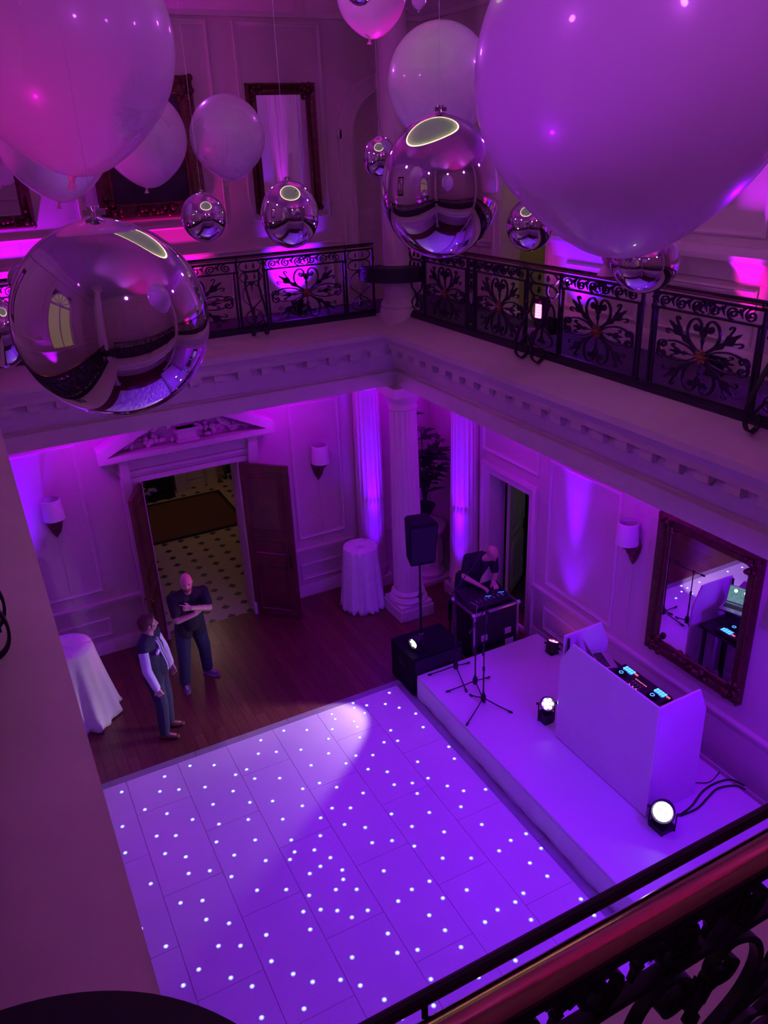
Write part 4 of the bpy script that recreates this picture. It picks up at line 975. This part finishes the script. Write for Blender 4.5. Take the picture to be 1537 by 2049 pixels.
# ------------------------------------------------------------------ wall sconces
def sconce(f, u, v, ry, label, s=1.0):
    c = f(u, v, 0); e = empty('wall_sconce', c, 0, label, 'wall lamp', 'shaded wall sconces')
    wn = (f(u, v, 1) - c); un = f(u + 1, v, 0) - c
    rot = Matrix((un, wn, V((0, 0, 1)))).transposed().to_4x4()
    b = MB()
    hs = [(-.01, -.27), (.05, -.2), (.085, -.1), (.10, -.02), (.07, .04), (.04, .08), (0, .06), (-.04, .08), (-.07, .04), (-.10, -.02), (-.085, -.1), (-.05, -.2)]
    b.prism([(a * s, c2 * s) for a, c2 in hs], lambda p, q, w: rot @ V((p, w, q)), 0, .03)
    for p, q, r in ((0, -.12, .05), (.045, -.04, .04), (-.045, -.04, .04), (0, -.2, .03), (0, .02, .035)): b.ell(rot @ V((p * s, .03, q * s)), (r * s,) * 3, 10, 8)
    b.build('carved_backplate', M['doorwood'], e, ang=60)
    b = MB(); b.tube([rot @ V(p) for p in crom([(0, .03, -.08), (0, .09, -.13), (0, .13, -.06), (0, .13, .03)], 6)], .016 * s, 8)
    for sx in (-1, 1): b.tube([rot @ V(p) for p in crom([(0, .05, -.05), (sx * .05, .1, -.09), (sx * .09, .13, -.04), (sx * .05, .13, -.01)], 5)], .011 * s, 6)
    b.build('arm', M['doorwood'], e)
    b = MB(); T = Matrix.Translation(rot @ V((0, .14, .02)))
    pr = [(.125 * s, .0), (.122 * s, .02), (.108 * s, .24 * s), (.104 * s, .25 * s)]
    b.lathe(pr + [(r - .004, z) for r, z in reversed(pr)], 96, T, caps=False, rad=lambda i, z: 1 + .012 * math.cos(i * PI)); b.build('shade', M['shade'], e, ang=80)
    b = MB(); b.tube([rot @ V((.0, .012, -.26 * s)), rot @ V((.004, .01, -.8)), rot @ V((0, .012, -v + .95))], .004, 5); b.build('flex', M['trim'], e)
    return e
sconce(fB, .47, 2.36, 0, 'shaded wall sconce on the back wall at the far left of the doorway', 1.15)
sconce(fB, 4.43, 2.34, 0, 'shaded wall sconce on the back wall right of the open door leaf', 1.15)
sconce(fR, 6.28, 2.42, 0, 'shaded wall sconce on the stage wall left of the dark gilt mirror', 1.1)
sconce(fR, 4.12, 2.42, 0, 'shaded wall sconce on the stage wall cut by the right edge', 1.1)

# ------------------------------------------------------------------ draped tables
def draped(x, y, h, rt_, rb, nf, seed, label, amp=.055):
    rnd = random.Random(seed); ph = [rnd.random() * 2 * PI for _ in range(4)]
    b = MB(); n = 120; rings = []; K = 16
    def foldr(a, t):
        f = math.sin(nf * a + ph[0] + .6 * math.sin(2 * a + ph[1])) * .6 + .4 * math.sin((nf + 5) * a + ph[2])
        return f * amp * t ** .8
    for r in (.0015, rt_ * .5, rt_ * .97): rings.append([V((r * math.cos(2 * PI * i / n), r * math.sin(2 * PI * i / n), h + .002)) for i in range(n)])
    for k in range(1, K + 1):
        t = k / K; ring = []
        for i in range(n):
            a = 2 * PI * i / n; r = rt_ + (rb - rt_) * t ** 1.25 + foldr(a, t)
            z = h * (1 - t) + (.012 + .012 * math.sin(nf * a + ph[3])) * t
            if k == K: r += .02 * math.sin(2 * nf * a + ph[1])
            ring.append(V((r * math.cos(a), r * math.sin(a), max(z, .006))))
        rings.append(ring)
    b.ring(rings, caps=False)
    o = b.build('tablecloth', M['cloth'], ang=80); o.location = (x, y, 0); so = o.modifiers.new('th', 'SOLIDIFY'); so.thickness = .004
    return tag(o, label, 'tablecloth', 'white cloths draped to the floor over cocktail tables')
draped(.20, 9.74, 1.1, .33, .50, 9, 2, 'white floor-length cloth over the cocktail table behind the man in the gilet')
draped(4.74, 10.33, 1.08, .28, .355, 11, 6, 'white floor-length cloth over the cocktail table by the fluted column', .03)

# ------------------------------------------------------------------ pedestal and plant in the corner
e = empty('pedestal', (6.12, 10.62, 0), 0, 'round white pedestal in the corner behind the fluted column', 'pedestal')
b = MB(); b.box(-.34, .34, -.34, .34, 0, .09); b.build('plinth', M['stone'], e, bevel=.01)
b = MB(); b.lathe([(.31, .09), (.31, .16), (.27, .2), (.25, .24), (.25, .82), (.27, .86), (.31, .9), (.33, .95), (.33, 1.0), (.02, 1.0)], 40); b.build('drum', M['stone'], e)
b = MB()
for k in range(6):
    a = PI / 6 + k * PI / 3; b.box(.245, .262, -.07, .07, .32, .74, Matrix.Rotation(a, 4, 'Z'))
b.build('recess_panels', M['trim'], e)
e = empty('potted_plant', (6.02, 10.5, 1.002), 0, 'tall dark lily plant in a black urn on the corner pedestal', 'plant'); rnd = random.Random(4)
b = MB(); b.lathe([(.1, 0), (.12, .02), (.06, .06), (.05, .16), (.12, .28), (.17, .38), (.19, .42), (.16, .41), (.12, .38)], 24); b.build('urn', M['fire'], e)
stm = MB(); lf = MB(); fl = MB()
for k in range(9):
    a = rnd.random() * 2 * PI; r = .1 + .25 * rnd.random(); hh = .9 + 1.0 * k / 8
    top = V((r * math.cos(a) * (.5 + k / 10), r * math.sin(a) * .8, hh)); pts = crom([V((0, 0, .38)), V((top.x * .15, top.y * .15, hh * .5)), V((top.x * .5, top.y * .5, hh * .8)), top], 5); stm.tube(pts, .009, 6)
    for q in range(9):
        p = pts[int(len(pts) * (.45 + .5 * rnd.random()))]; aa = rnd.random() * 2 * PI; L = .22 + .2 * rnd.random(); tip = p + V((math.cos(aa) * L, math.sin(aa) * L, .1 * rnd.random() + .02)); mid = (p + tip) / 2 + V((0, 0, .04)); sd = V((-math.sin(aa), math.cos(aa), 0)) * .05
        lf.add([p, mid + sd, tip, mid - sd, mid + V((0, 0, -.008))], [(0, 1, 4), (1, 2, 4), (2, 3, 4), (3, 0, 4), (0, 3, 2, 1)])
    if k % 2: 
        for q in range(5): fl.ell(top + V((.04 * math.cos(q * 1.26), .04 * math.sin(q * 1.26), .02)), (.05, .025, .02), 8, 6, Matrix.Rotation(q * 1.26, 3, 'Z'))
stm.build('stems', M['leaf'], e); lf.build('leaves', M['leaf'], e, ang=0); fl.build('blossoms', mat('dark lilies', (.12, .05, .07), .7), e)
# ------------------------------------------------------------------ people
def hand(b, w, d, nrm, side, curl=.35, point=False, s=1.0):
    """w wrist, d direction of the hand, nrm back-of-hand normal, side +1/-1 thumb side"""
    w = V(w); d = V(d).normalized(); nrm = V(nrm); nrm = (nrm - d * nrm.dot(d)).normalized(); x = d.cross(nrm) * side
    for k in (-1.5, -.5, .5, 1.5): b.caps(w + x * k * .011 * s, .016 * s, w + d * .085 * s + x * k * .019 * s, .0125 * s, 10)
    for i, (k, L) in enumerate(((1.5, .068), (.5, .078), (-.5, .072), (-1.5, .056))):
        p = w + d * .087 * s + x * k * .020 * s; a = 0; c = curl * (1 + .12 * i)
        if point and i == 0: c = .04
        elif point: c = 1.25
        for f, r0, r1 in ((.45, .0095, .0088), (.32, .0088, .008), (.23, .008, .007)):
            a += c; t = d * math.cos(a) - nrm * math.sin(a); q = p + t * L * f * s + x * k * .0015; b.caps(p, r0 * s, q, r1 * s, 8); p = q
    p = w + d * .025 * s + x * .026 * s; t = (d * .75 + x * .62 - nrm * .25).normalized(); q = p + t * .045 * s; b.caps(p, .0135 * s, q, .011 * s, 8)
    t2 = (d * .95 + x * .2 - nrm * .3).normalized(); b.caps(q, .011 * s, q + t2 * .032 * s, .009 * s, 8)
def frame3(fd, up=(0, 0, 1)):
    f = V(fd).normalized(); sd = f.cross(V(up)).normalized(); u = sd.cross(f); return f, sd, u          # sd = person's right
def head(b, h, fd, s=1.0, up=(0, 0, 1)):
    f, sd, u = frame3(fd, up); R3 = Matrix((sd, f, u)).transposed(); h = V(h); P = lambda x, y, z: h + (sd * x + f * y + u * z) * s
    b.ell(P(0, -.012, .02), (.076 * s, .098 * s, .096 * s), 20, 14, R3); b.ell(P(0, .028, -.03), (.066 * s, .068 * s, .082 * s), 18, 12, R3)
    b.ell(P(0, .05, -.082), (.034 * s, .034 * s, .028 * s), 12, 8, R3); b.ell(P(0, .012, -.07), (.056 * s, .06 * s, .045 * s), 14, 10, R3)
    b.caps(P(0, .09, .008), .010 * s, P(0, .112, -.028), .0145 * s, 10); 
    for q in (-1, 1):
        b.ell(P(q * .014, .098, -.032), (.011 * s, .012 * s, .009 * s), 8, 6, R3); b.caps(P(q * .014, .084, .024), .0115 * s, P(q * .045, .072, .022), .0105 * s, 8)
        b.ell(P(q * .046, .062, -.022), (.024 * s, .022 * s, .02 * s), 10, 8, R3); b.ell(P(q * .077, -.008, -.008), (.009 * s, .02 * s, .031 * s), 10, 8, R3)
    b.caps(P(-.02, .082, -.056), .009 * s, P(.02, .082, -.056), .009 * s, 8); b.caps(P(-.017, .08, -.066), .0095 * s, P(.017, .08, -.066), .0095 * s, 8)
    return P, R3
def face_parts(P, R3, par, s=1.0):
    for q in (-1, 1):
        b = MB(); b.ell(P(q * .031, .079, .002), (.013 * s, .010 * s, .0075 * s), 10, 8, R3); b.build('eye', M['eye'], par)
    b = MB(); b.caps(P(-.02, .0915, -.061), .0035, P(.02, .0915, -.061), .0035, 8); b.build('mouth', M['lip'], par)
def limb(b, a, m, c, r, g=0): b.caps(a, r[0] + g, m, r[1] + g); b.caps(m, r[1] + g, c, r[2] + g)
def lerp(a, c, t): return V(a) * (1 - t) + V(c) * t
def torso(b, J, g=0, belly=0, low=True):
    f, sd, u = frame3(J['f'])
    pe, ch, sR, sL = V(J['pelvis']), V(J['chest']), V(J['sR']), V(J['sL']); k = J.get('k', 1)
    if low:
        for q in (-1, 1): b.caps(pe + sd * q * .085 * k - V((0, 0, .04)), .095 * k + g, lerp(pe, ch, .45) + sd * q * .065 * k, .098 * k + g, 16)
    for q in (-1, 1): b.caps(lerp(pe, ch, .4) + sd * q * .065 * k, .098 * k + g, ch + sd * q * .085 * k, .107 * k + g, 16)
    mid = (sR + sL) / 2
    for s_ in (sR, sL): b.caps(lerp(mid, s_, .35) - V((0, 0, .03)), .085 * k + g, lerp(mid, s_, .93) - V((0, 0, .012)), .058 * k + g, 14)
    for s_ in (sR, sL): b.caps(lerp(mid, s_, .1) + V((0, 0, .035)), .052 * k + g, lerp(mid, s_, .95), .05 * k + g, 12)
    if belly: b.caps(lerp(pe, ch, .25) + f * belly, .105 * k + g, lerp(pe, ch, .6) + f * belly * .8, .105 * k + g, 16)
ARM, LEG = (.053, .043, .029), (.09, .06, .042)
def make_person(label, J, base, group='people in the hall'):
    e = empty('person', base, 0, label, 'person'); o = V(base); k = J.get('k', 1)
    J = {n: (V(p) - o if isinstance(p, tuple) and len(p) == 3 and n not in ('f', 'look', 'hupv', 'toeR', 'toeL', 'hdR', 'hdL', 'hnR', 'hnL') else p) for n, p in J.items()}
    b = MB(); torso(b, J, 0, J.get('belly', 0)); P, R3 = head(b, J['head'], J['look'], 1.0, J.get('hupv', (0, 0, 1)))
    b.caps(J['neck'] - V((0, 0, .02)), .062, J['head'] - V((0, 0, .06)), .054, 14)
    for s in 'RL':
        limb(b, J['s' + s], J['e' + s], J['w' + s], [r * k for r in ARM]); limb(b, J['h' + s], J['k' + s], J['a' + s], [r * k for r in LEG])
        hand(b, J['w' + s], J['hd' + s], J['hn' + s], J.get('hs' + s, 1), J.get('c' + s, .35), J.get('pt' + s, False), 1.03)
        t = V(J['toe' + s]).normalized(); b.caps(J['a' + s] - t * .03 - V((0, 0, .03)), .034, J['a' + s] + t * .13 - V((0, 0, .045)), .026)
    body = fuse(b, 'body', M['skin'], e, .0062, 3)
    face_parts(P, R3, body)
    b = MB(); g = .014
    for s in 'RL': limb(b, J['h' + s], J['k' + s], J['a' + s] + V((0, 0, .03)), [r * k * 1.02 for r in (.093, .07, .058)], g)
    pe = J['pelvis']; f, sd, u = frame3(J['f'])
    for q in (-1, 1): b.caps(pe + sd * q * .085 * k - V((0, 0, .05)), .097 * k + g, pe + sd * q * .075 * k + V((0, 0, .1)), .096 * k + g, 16)
    fuse(b, 'trousers', J.get('tm', M['denim']), e, .009, 4)
    for s in 'RL':
        t = V(J['toe' + s]).normalized(); x = t.cross(V((0, 0, 1))); a = J['a' + s]; z0 = -a.z
        b = MB()
        for q in (-1, 1): b.caps(a - t * .05 + x * q * .012 + V((0, 0, z0 + .04)), .036, a + t * .06 + x * q * .018 + V((0, 0, z0 + .04)), .034); b.caps(a + t * .06 + x * q * .018 + V((0, 0, z0 + .038)), .033, a + t * .165 + x * q * .008 + V((0, 0, z0 + .03)), .025)
        b.caps(a - t * .02 + V((0, 0, z0 + .05)), .042, a + V((0, 0, z0 + .1)), .046); b.v = [(p[0], p[1], max(p[2], z0 + .008)) for p in b.v]
        sh = fuse(b, 'shoe', J.get('sm', M['shoe']), e, .006, 2)
        b = MB(); pl_ = []
        for u_, w_ in ((-.085, .02), (-.07, .036), (0, .044), (.08, .05), (.14, .042), (.18, .02)): pl_.append((u_, w_))
        poly = pl_ + [(u_, -w_) for u_, w_ in reversed(pl_)]
        b.prism(poly, lambda u_, v_, w_: a + t * u_ + x * v_ + V((0, 0, z0 + w_)), .0, .018); b.build('sole', J.get('so', M['dark']), sh, ang=40)
    return e, J, P, R3, body
# man in the gilet
f1 = (.83, -.55, 0)
e, J, P, R3, body = make_person('man in navy gilet, pale shirt and tie with white badge, standing side-on', dict(f=f1, look=(1, .06, -.03), pelvis=(1.13, 8.79, .95), chest=(1.10, 8.775, 1.30), sR=(1.0, 8.615, 1.465), sL=(1.21, 8.93, 1.465), neck=(1.11, 8.765, 1.51), head=(1.135, 8.75, 1.69),
    eR=(.995, 8.555, 1.16), wR=(1.065, 8.50, .91), eL=(1.30, 8.985, 1.17), wL=(1.335, 8.90, .95), hR=(1.085, 8.72, .9), hL=(1.175, 8.86, .9), kR=(1.11, 8.70, .5), kL=(1.21, 8.875, .5), aR=(1.085, 8.705, .085), aL=(1.195, 8.905, .085),
    toeR=(.80, -.5, 0), toeL=(.9, -.38, 0), hdR=(.28, -.1, -1), hdL=(.25, -.15, -1), hnR=(-.2, -1, 0), hnL=(.5, .8, 0), hsR=1, hsL=-1, cR=.5, cL=.4, belly=.05, k=.98), (1.14, 8.80, 0))
fv, sd, u = frame3(f1)
b = MB(); torso(b, J, .012, .05); 
for s in 'RL': limb(b, J['s' + s], J['e' + s], lerp(J['e' + s], J['w' + s], .93), (.05, .048, .038), .012)
b.caps(J['neck'] - V((0, 0, .02)), .07, J['neck'] + V((0, 0, .02)), .066, 14); fuse(b, 'shirt', M['shirt'], e, .008, 3)
b = MB(); torso(b, J, .031, .045); gl = fuse(b, 'gilet', M['navy'], e, .008, 4)
c1, c2 = J['chest'], J['pelvis']
sh_ = sd * -.03
fr = [J['neck'] + fv * .085 - V((0, 0, .03)), lerp(c1, J['neck'], .5) + fv * .118, c1 + fv * .142, lerp(c1, c2, .5) + fv * .178, lerp(c1, c2, .8) + fv * .172]
b = MB(); pts = [p + sh_ * min(1, i / 6) for i, p in enumerate(crom(fr, 5))]; b.ring([[p + sd * x * w + fv * (.012 - .010 * abs(x)) + fv * dz for x, dz in ((-1, 0), (-.5, .004), (.5, .004), (1, 0), (.5, -.05), (-.5, -.05))] for p, w in zip(pts, [.03 + .02 * i / (len(pts) - 1) for i in range(len(pts))])]); b.build('shirt_front', M['shirt'], e, ang=60)
b = MB(); b.ring([[p + sd * x * w + fv * .018 + fv * dz for x, dz in ((-1, 0), (0, .006), (1, 0), (0, -.012))] for p, w in zip(pts, [.018] + [.014] * 3 + [.016 + .018 * i / len(pts) for i in range(len(pts) - 4)])]); b.ell(pts[0] + fv * .02, (.022, .022, .024), 10, 8); b.build('tie', M['tie'], e, ang=50)
for q in (-1, 1):
    b = MB(); n0 = J['neck'] + fv * .07 - V((0, 0, .012)); b.add([n0 + sd * q * .005, n0 + sd * q * .07 - fv * .04 + V((0, 0, .03)), n0 + sd * q * .075 - fv * .02 - V((0, 0, .02)), n0 + sd * q * .035 + fv * .03 - V((0, 0, .06)), n0 + sd * q * .04 - fv * .02], [(0, 1, 2, 3), (0, 4, 1), (1, 4, 2), (2, 4, 3), (3, 4, 0)]); b.build('collar', M['shirt'], e, ang=0)
bp = c1 + fv * .143 + sd * .092 + V((0, 0, .045)); T = Matrix.Translation(bp) @ Matrix((sd, fv, V((0, 0, 1)))).transposed().to_4x4() @ Matrix.Rotation(.15, 4, 'X') @ Matrix.Rotation(.08, 4, 'Z')
b = MB(); b.box(-.044, .044, -.01, .014, -.019, .019, T); b.build('name_badge', M['badge'], gl, bevel=.002)
b = MB(); b.ell(P(0, -.026, .036), (.087, .103, .094), 20, 14, R3); b.ell(P(0, .035, .085), (.065, .05, .032), 14, 10, R3); b.ell(P(0, -.06, -.02), (.074, .06, .07), 14, 10, R3)
for q in (-1, 1): b.ell(P(q * .074, .018, .012), (.011, .018, .045), 10, 8, R3)
fuse(b, 'hair', M['hairb'], e, .006, 2)
b = MB(); b.cyl(J['pelvis'] + V((0, 0, .0)) + fv * .1, J['pelvis'] + fv * .125, .02, n=8); b.build('belt_buckle', M['alu'], e)
# bald man with crossed arms
e, J, P, R3, body = make_person('bald bearded man in black t-shirt with crossed arms, pointing, in the doorway', dict(f=(-.05, -1, 0), look=(-.2, -1, -.1), pelvis=(1.80, 9.68, .94), chest=(1.81, 9.65, 1.27), sR=(1.61, 9.63, 1.44), sL=(2.03, 9.63, 1.44), neck=(1.82, 9.62, 1.49), head=(1.82, 9.575, 1.66),
    eR=(1.60, 9.44, 1.20), wR=(1.83, 9.40, 1.25), eL=(2.04, 9.44, 1.27), wL=(1.79, 9.36, 1.38), hR=(1.69, 9.69, .9), hL=(1.90, 9.70, .9), kR=(1.645, 9.64, .49), kL=(1.96, 9.75, .49), aR=(1.60, 9.63, .085), aL=(1.975, 9.81, .085),
    toeR=(-.1, -1, 0), toeL=(.62, -.75, 0), hdR=(.8, .1, .5), hdL=(-.93, 0, .3), hnR=(0, -1, .3), hnL=(0, -1, .25), hsR=-1, hsL=1, cR=.55, cL=.3, ptL=True, belly=.05, k=1.08, sm=M['trainer'], so=M['sole']), (1.80, 9.66, 0))
b = MB(); torso(b, J, .016, .055)
for s in 'RL': b.caps(J['s' + s], .078, lerp(J['s' + s], J['e' + s], .72), .07, 14)
b.caps(J['neck'] - V((0, 0, .05)), .075, J['neck'] - V((0, 0, .015)), .068, 14); pe = J['pelvis']
for q in (-1, 1): b.caps(pe + V((q * .09, 0, -.08)), .125, pe + V((q * .08, 0, .1)), .122, 16)
fuse(b, 't_shirt', M['bshirt'], e, .008, 4)
b = MB(); b.ell(P(0, .05, -.085), (.052, .052, .042), 14, 10, R3)
for q in (-1, 1): b.caps(P(q * .06, .03, -.04), .014, P(q * .045, .06, -.085), .018, 8)
b.caps(P(-.026, .09, -.046), .008, P(.026, .09, -.046), .008, 8); fuse(b, 'beard', M['beard'], e, .006, 2)
# disc jockey bent over the console
e, J, P, R3, body = make_person('bald man in black t-shirt bending over the mixing console on the flight case', dict(f=(.2, -.98, 0), look=(.25, -.6, -.75), hupv=(.15, -.75, .65), pelvis=(5.68, 8.68, .95), chest=(5.77, 8.57, 1.25), sR=(5.62, 8.57, 1.41), sL=(6.0, 8.49, 1.35), neck=(5.84, 8.49, 1.41), head=(5.915, 8.40, 1.485),
    eR=(5.49, 8.47, 1.19), wR=(5.63, 8.27, 1.10), eL=(6.0, 8.43, 1.10), wL=(5.86, 8.28, 1.10), hR=(5.59, 8.70, .92), hL=(5.77, 8.70, .92), kR=(5.58, 8.66, .5), kL=(5.80, 8.66, .5), aR=(5.57, 8.70, .085), aL=(5.81, 8.70, .085),
    toeR=(-.1, -1, 0), toeL=(.2, -1, 0), hdR=(.45, -.75, -.25), hdL=(-.2, -.9, -.25), hnR=(.1, .2, 1), hnL=(0, .2, 1), hsR=-1, hsL=1, cR=.3, cL=.3, belly=.03), (5.69, 8.69, 0))
b = MB(); torso(b, J, .016, .035)
for s in 'RL': b.caps(J['s' + s], .072, lerp(J['s' + s], J['e' + s], .7), .064, 14)
pe = J['pelvis']
for q in (-1, 1): b.caps(pe + V((q * .085, 0, -.06)), .115, pe + V((q * .08, 0, .1)), .113, 16)
fuse(b, 't_shirt', M['bshirt'], e, .008, 4)
# ------------------------------------------------------------------ lights
def spot(name, loc, tgt, col, power, deg, blend=.4, size=.05):
    l = bpy.data.lights.new(name, 'SPOT'); l.color = col; l.energy = power; l.spot_size = math.radians(deg); l.spot_blend = blend; l.shadow_soft_size = size
    o = bpy.data.objects.new(name, l); COL.objects.link(o); o.location = loc
    o.rotation_euler = (V(tgt) - V(loc)).to_track_quat('-Z', 'Y').to_euler(); return o
def point(name, loc, col, power, size=.1):
    l = bpy.data.lights.new(name, 'POINT'); l.color = col; l.energy = power; l.shadow_soft_size = size
    o = bpy.data.objects.new(name, l); COL.objects.link(o); o.location = loc; return o
def area(name, loc, tgt, col, power, sx, sy, spread=180):
    l = bpy.data.lights.new(name, 'AREA'); l.color = col; l.energy = power; l.shape = 'RECTANGLE'; l.size = sx; l.size_y = sy; l.spread = math.radians(spread)
    o = bpy.data.objects.new(name, l); COL.objects.link(o); o.location = loc
    o.rotation_euler = (V(tgt) - V(loc)).to_track_quat('-Z', 'Y').to_euler(); return o
VIO = (.15, .0, 1.0); MAG = (1, .0, .66); MAUVE = (.62, .085, 1.05)
# mauve ambience: added fill spots without fixtures, high in the gallery
for (x, y, tx, ty, p) in ((-.9, 1.8, 5.35, 2.4, 62), (-.9, 5.3, 5.35, 5.3, 62), (-.9, 8.8, 5.35, 8.2, 62), (5.9, 1.8, -.4, 2.4, 62), (5.9, 5.3, -.4, 5.3, 62), (5.7, 9.2, -.4, 8.0, 45), (1.2, -.3, 1.8, 9.95, 90), (3.8, -.3, 3.4, 9.95, 90), (2.4, 10.5, 2.4, .6, 70)):
    spot('mauve_fill', (x, y, 8.35), (tx, ty, 6.9), MAUVE, p * 1.08, 92, .7, .09)
# added unseen violet floods under the gallery edge, washing floor and stage
for i, (x, y, tx, ty, p) in enumerate(((.1, 4.0, 3.4, 4.2, 130), (.1, 7.6, 3.4, 7.0, 130), (4.9, 4.6, 2.0, 5.0, 200), (4.9, 7.0, 2.4, 7.5, 170), (1.4, 1.2, 2.6, 4.4, 260), (3.8, 1.2, 4.6, 4.6, 300), (4.9, 2.6, 5.3, 7.4, 500), (3.2, 9.2, 5.3, 6.6, 150))):
    spot('violet_fill_flood', (x, y, 3.6), (tx, ty, 0), VIO, p * .61, 112, 1, .12)
# narrow wall washers standing on the floor
for (x, y, z, tx, ty, tz, p, dg) in ((5.12, 10.40, .3, 5.22, 10.78, 3.3, 2600, 20), (5.98, 9.5, .3, 6.2, 9.72, 3.3, 2600, 19), (6.16, 7.34, .6, 6.5, 7.36, 3.6, 2400, 17),
                                (-.15, 10.45, .3, -.2, 10.9, 3.0, 2200, 36), (6.16, 3.2, .6, 6.5, 3.2, 3.6, 1500, 17), (6.16, 7.34, .6, 6.5, 7.36, 2.4, 160, 46), (5.98, 9.5, .3, 6.2, 9.72, 2.2, 200, 40), (5.12, 10.40, .3, 5.22, 10.78, 2.2, 200, 40)):
    spot('wall_washer', (x, y, z), (tx, ty, tz), (.13, 0, 1), p * .9, dg, 1, .05)
# general violet spill in the lower galleries from added, unseen point sources
for (x, y, p) in ((.9, 10.4, 22), (3.9, 10.4, 22), (5.9, 8.5, 16), (5.9, 6.2, 20), (5.9, 3.3, 18), (5.9, 10.3, 10)):
    point('violet_fill_point', (x, y, 3.6), (.42, .0, 1.0), p, .12)
# gallery uplights
for (x, y, tx, ty, tz, col, p, dg) in ((4.2, 10.75, 4.25, 11.1, 5.3, VIO, 420, 80), (2.6, 10.8, 2.6, 11.1, 6.0, MAG, 80, 90), (.6, 10.8, .6, 11.1, 5.7, (.4, 0, 1), 320, 100),
                                (6.2, 7.6, 6.5, 7.45, 5.6, (.1, 0, 1), 115, 100), (6.2, 7.95, 6.5, 8.0, 5.5, MAG, 9, 50), (6.22, 5.2, 6.5, 5.2, 6.9, (.45, 0, 1), 500, 30), (6.22, 5.2, 6.5, 5.15, 5.6, MAG, 42, 40), (6.22, 4.0, 6.5, 3.9, 5.5, (.16, 0, 1), 300, 110), (6.2, 2.4, 6.5, 2.4, 6.5, MAG, 60, 80),
                                (-1.3, 3.0, -1.55, 3.0, 6.5, (.4, 0, 1), 60, 80), (-1.3, 7.5, -1.55, 7.5, 6.5, (.5, 0, 1), 60, 80)):
    spot('gallery_uplight', (x, y, 4.98), (tx, ty, tz), col, p, dg, .8, .04)
# magenta washes onto the ceiling, added fill spots onto the balloons
for loc, tgt, p, dg in (((-1.0, 2.6, 5.1), (.45, 3.9, 7.2), 110, 44), ((5.9, 9.9, 5.0), (4.2, 8.17, 8.1), 900, 24), ((-1.0, 8.9, 5.0), (3.0, 7.0, 8.8), 240, 60)):
    spot('magenta_wash', loc, tgt, MAG, p, dg, .8, .06)
for loc, tgt, c, p, dg in (((-1.2, 2.6, 5.2), (1.83, 1.95, 7.0), (.4, 0, 1), 190, 34), ((5.6, 3.0, 5.2), (1.83, 1.95, 7.0), (.3, 0, 1), 230, 30), ((5.6, 6.5, 5.3), (2.2, 6.5, 7.1), (.4, .05, 1), 230, 60), ((-1.2, 6.5, 5.3), (3.8, 6.8, 7.3), (.55, .2, 1), 300, 50)):
    spot('balloon_fill', loc, tgt, c, p, dg, .9, .05)  # added fill spots without fixtures, tinting and brightening the balloons
# white par on the speaker box aimed along the dance floor, two more facing up
spot('white_beam', (4.24, 7.94, .72), (1.24, 7.6, -.1), (1, .70, .86), 95, 60, .35, .03)
spot('white_beam', (4.24, 7.95, .76), (1.1, 8.7, .95), (1, .8, .9), 120, 64, 1, .04)
spot('white_beam', (4.99, 4.05, .78), (3.6, 2.0, 3.0), (1, .9, .8), 16, 60, .9, .04)
spot('white_beam', (5.12, 6.02, .74), (3.6, 3.6, 3.0), (1, .9, .8), 10, 60, .9, .04)
# dim warm light in hall, side room and corridor
point('hall_lamp', (3.2, 15.5, 3.2), (1, .62, .5), 13, .2)
point('side_room_lamp', (8.4, 8.6, 2.6), (.9, 1, .7), 3, .2)
spot('magenta_wash', (4.95, 9.0, 3.65), (1.82, 9.58, 1.64), MAG, 190, 9, .9, .05)
spot('magenta_wash', (2.6, -.75, 6.3), (2.8, 1.0, 8.8), MAG, 150, 70, .8, .06)
point('corridor_lamp', (7.6, 8.7, 7.0), (1, .85, .4), 5, .1)
w = bpy.data.worlds.new('world'); scene.world = w; w.use_nodes = True; w.node_tree.nodes['Background'].inputs[0].default_value = (.05, .02, .08, 1); w.node_tree.nodes['Background'].inputs[1].default_value = .1
vs = scene.view_settings; vs.view_transform = 'Standard'; vs.look = 'None'; vs.exposure = 0; vs.gamma = 1; vs.use_curve_mapping = False
scene.cycles.use_denoising = True; scene.cycles.use_adaptive_sampling = True; scene.cycles.adaptive_threshold = .1; scene.cycles.adaptive_min_samples = 12; scene.cycles.max_bounces = 7; scene.cycles.diffuse_bounces = 3; scene.cycles.glossy_bounces = 4; scene.cycles.sample_clamp_indirect = 6
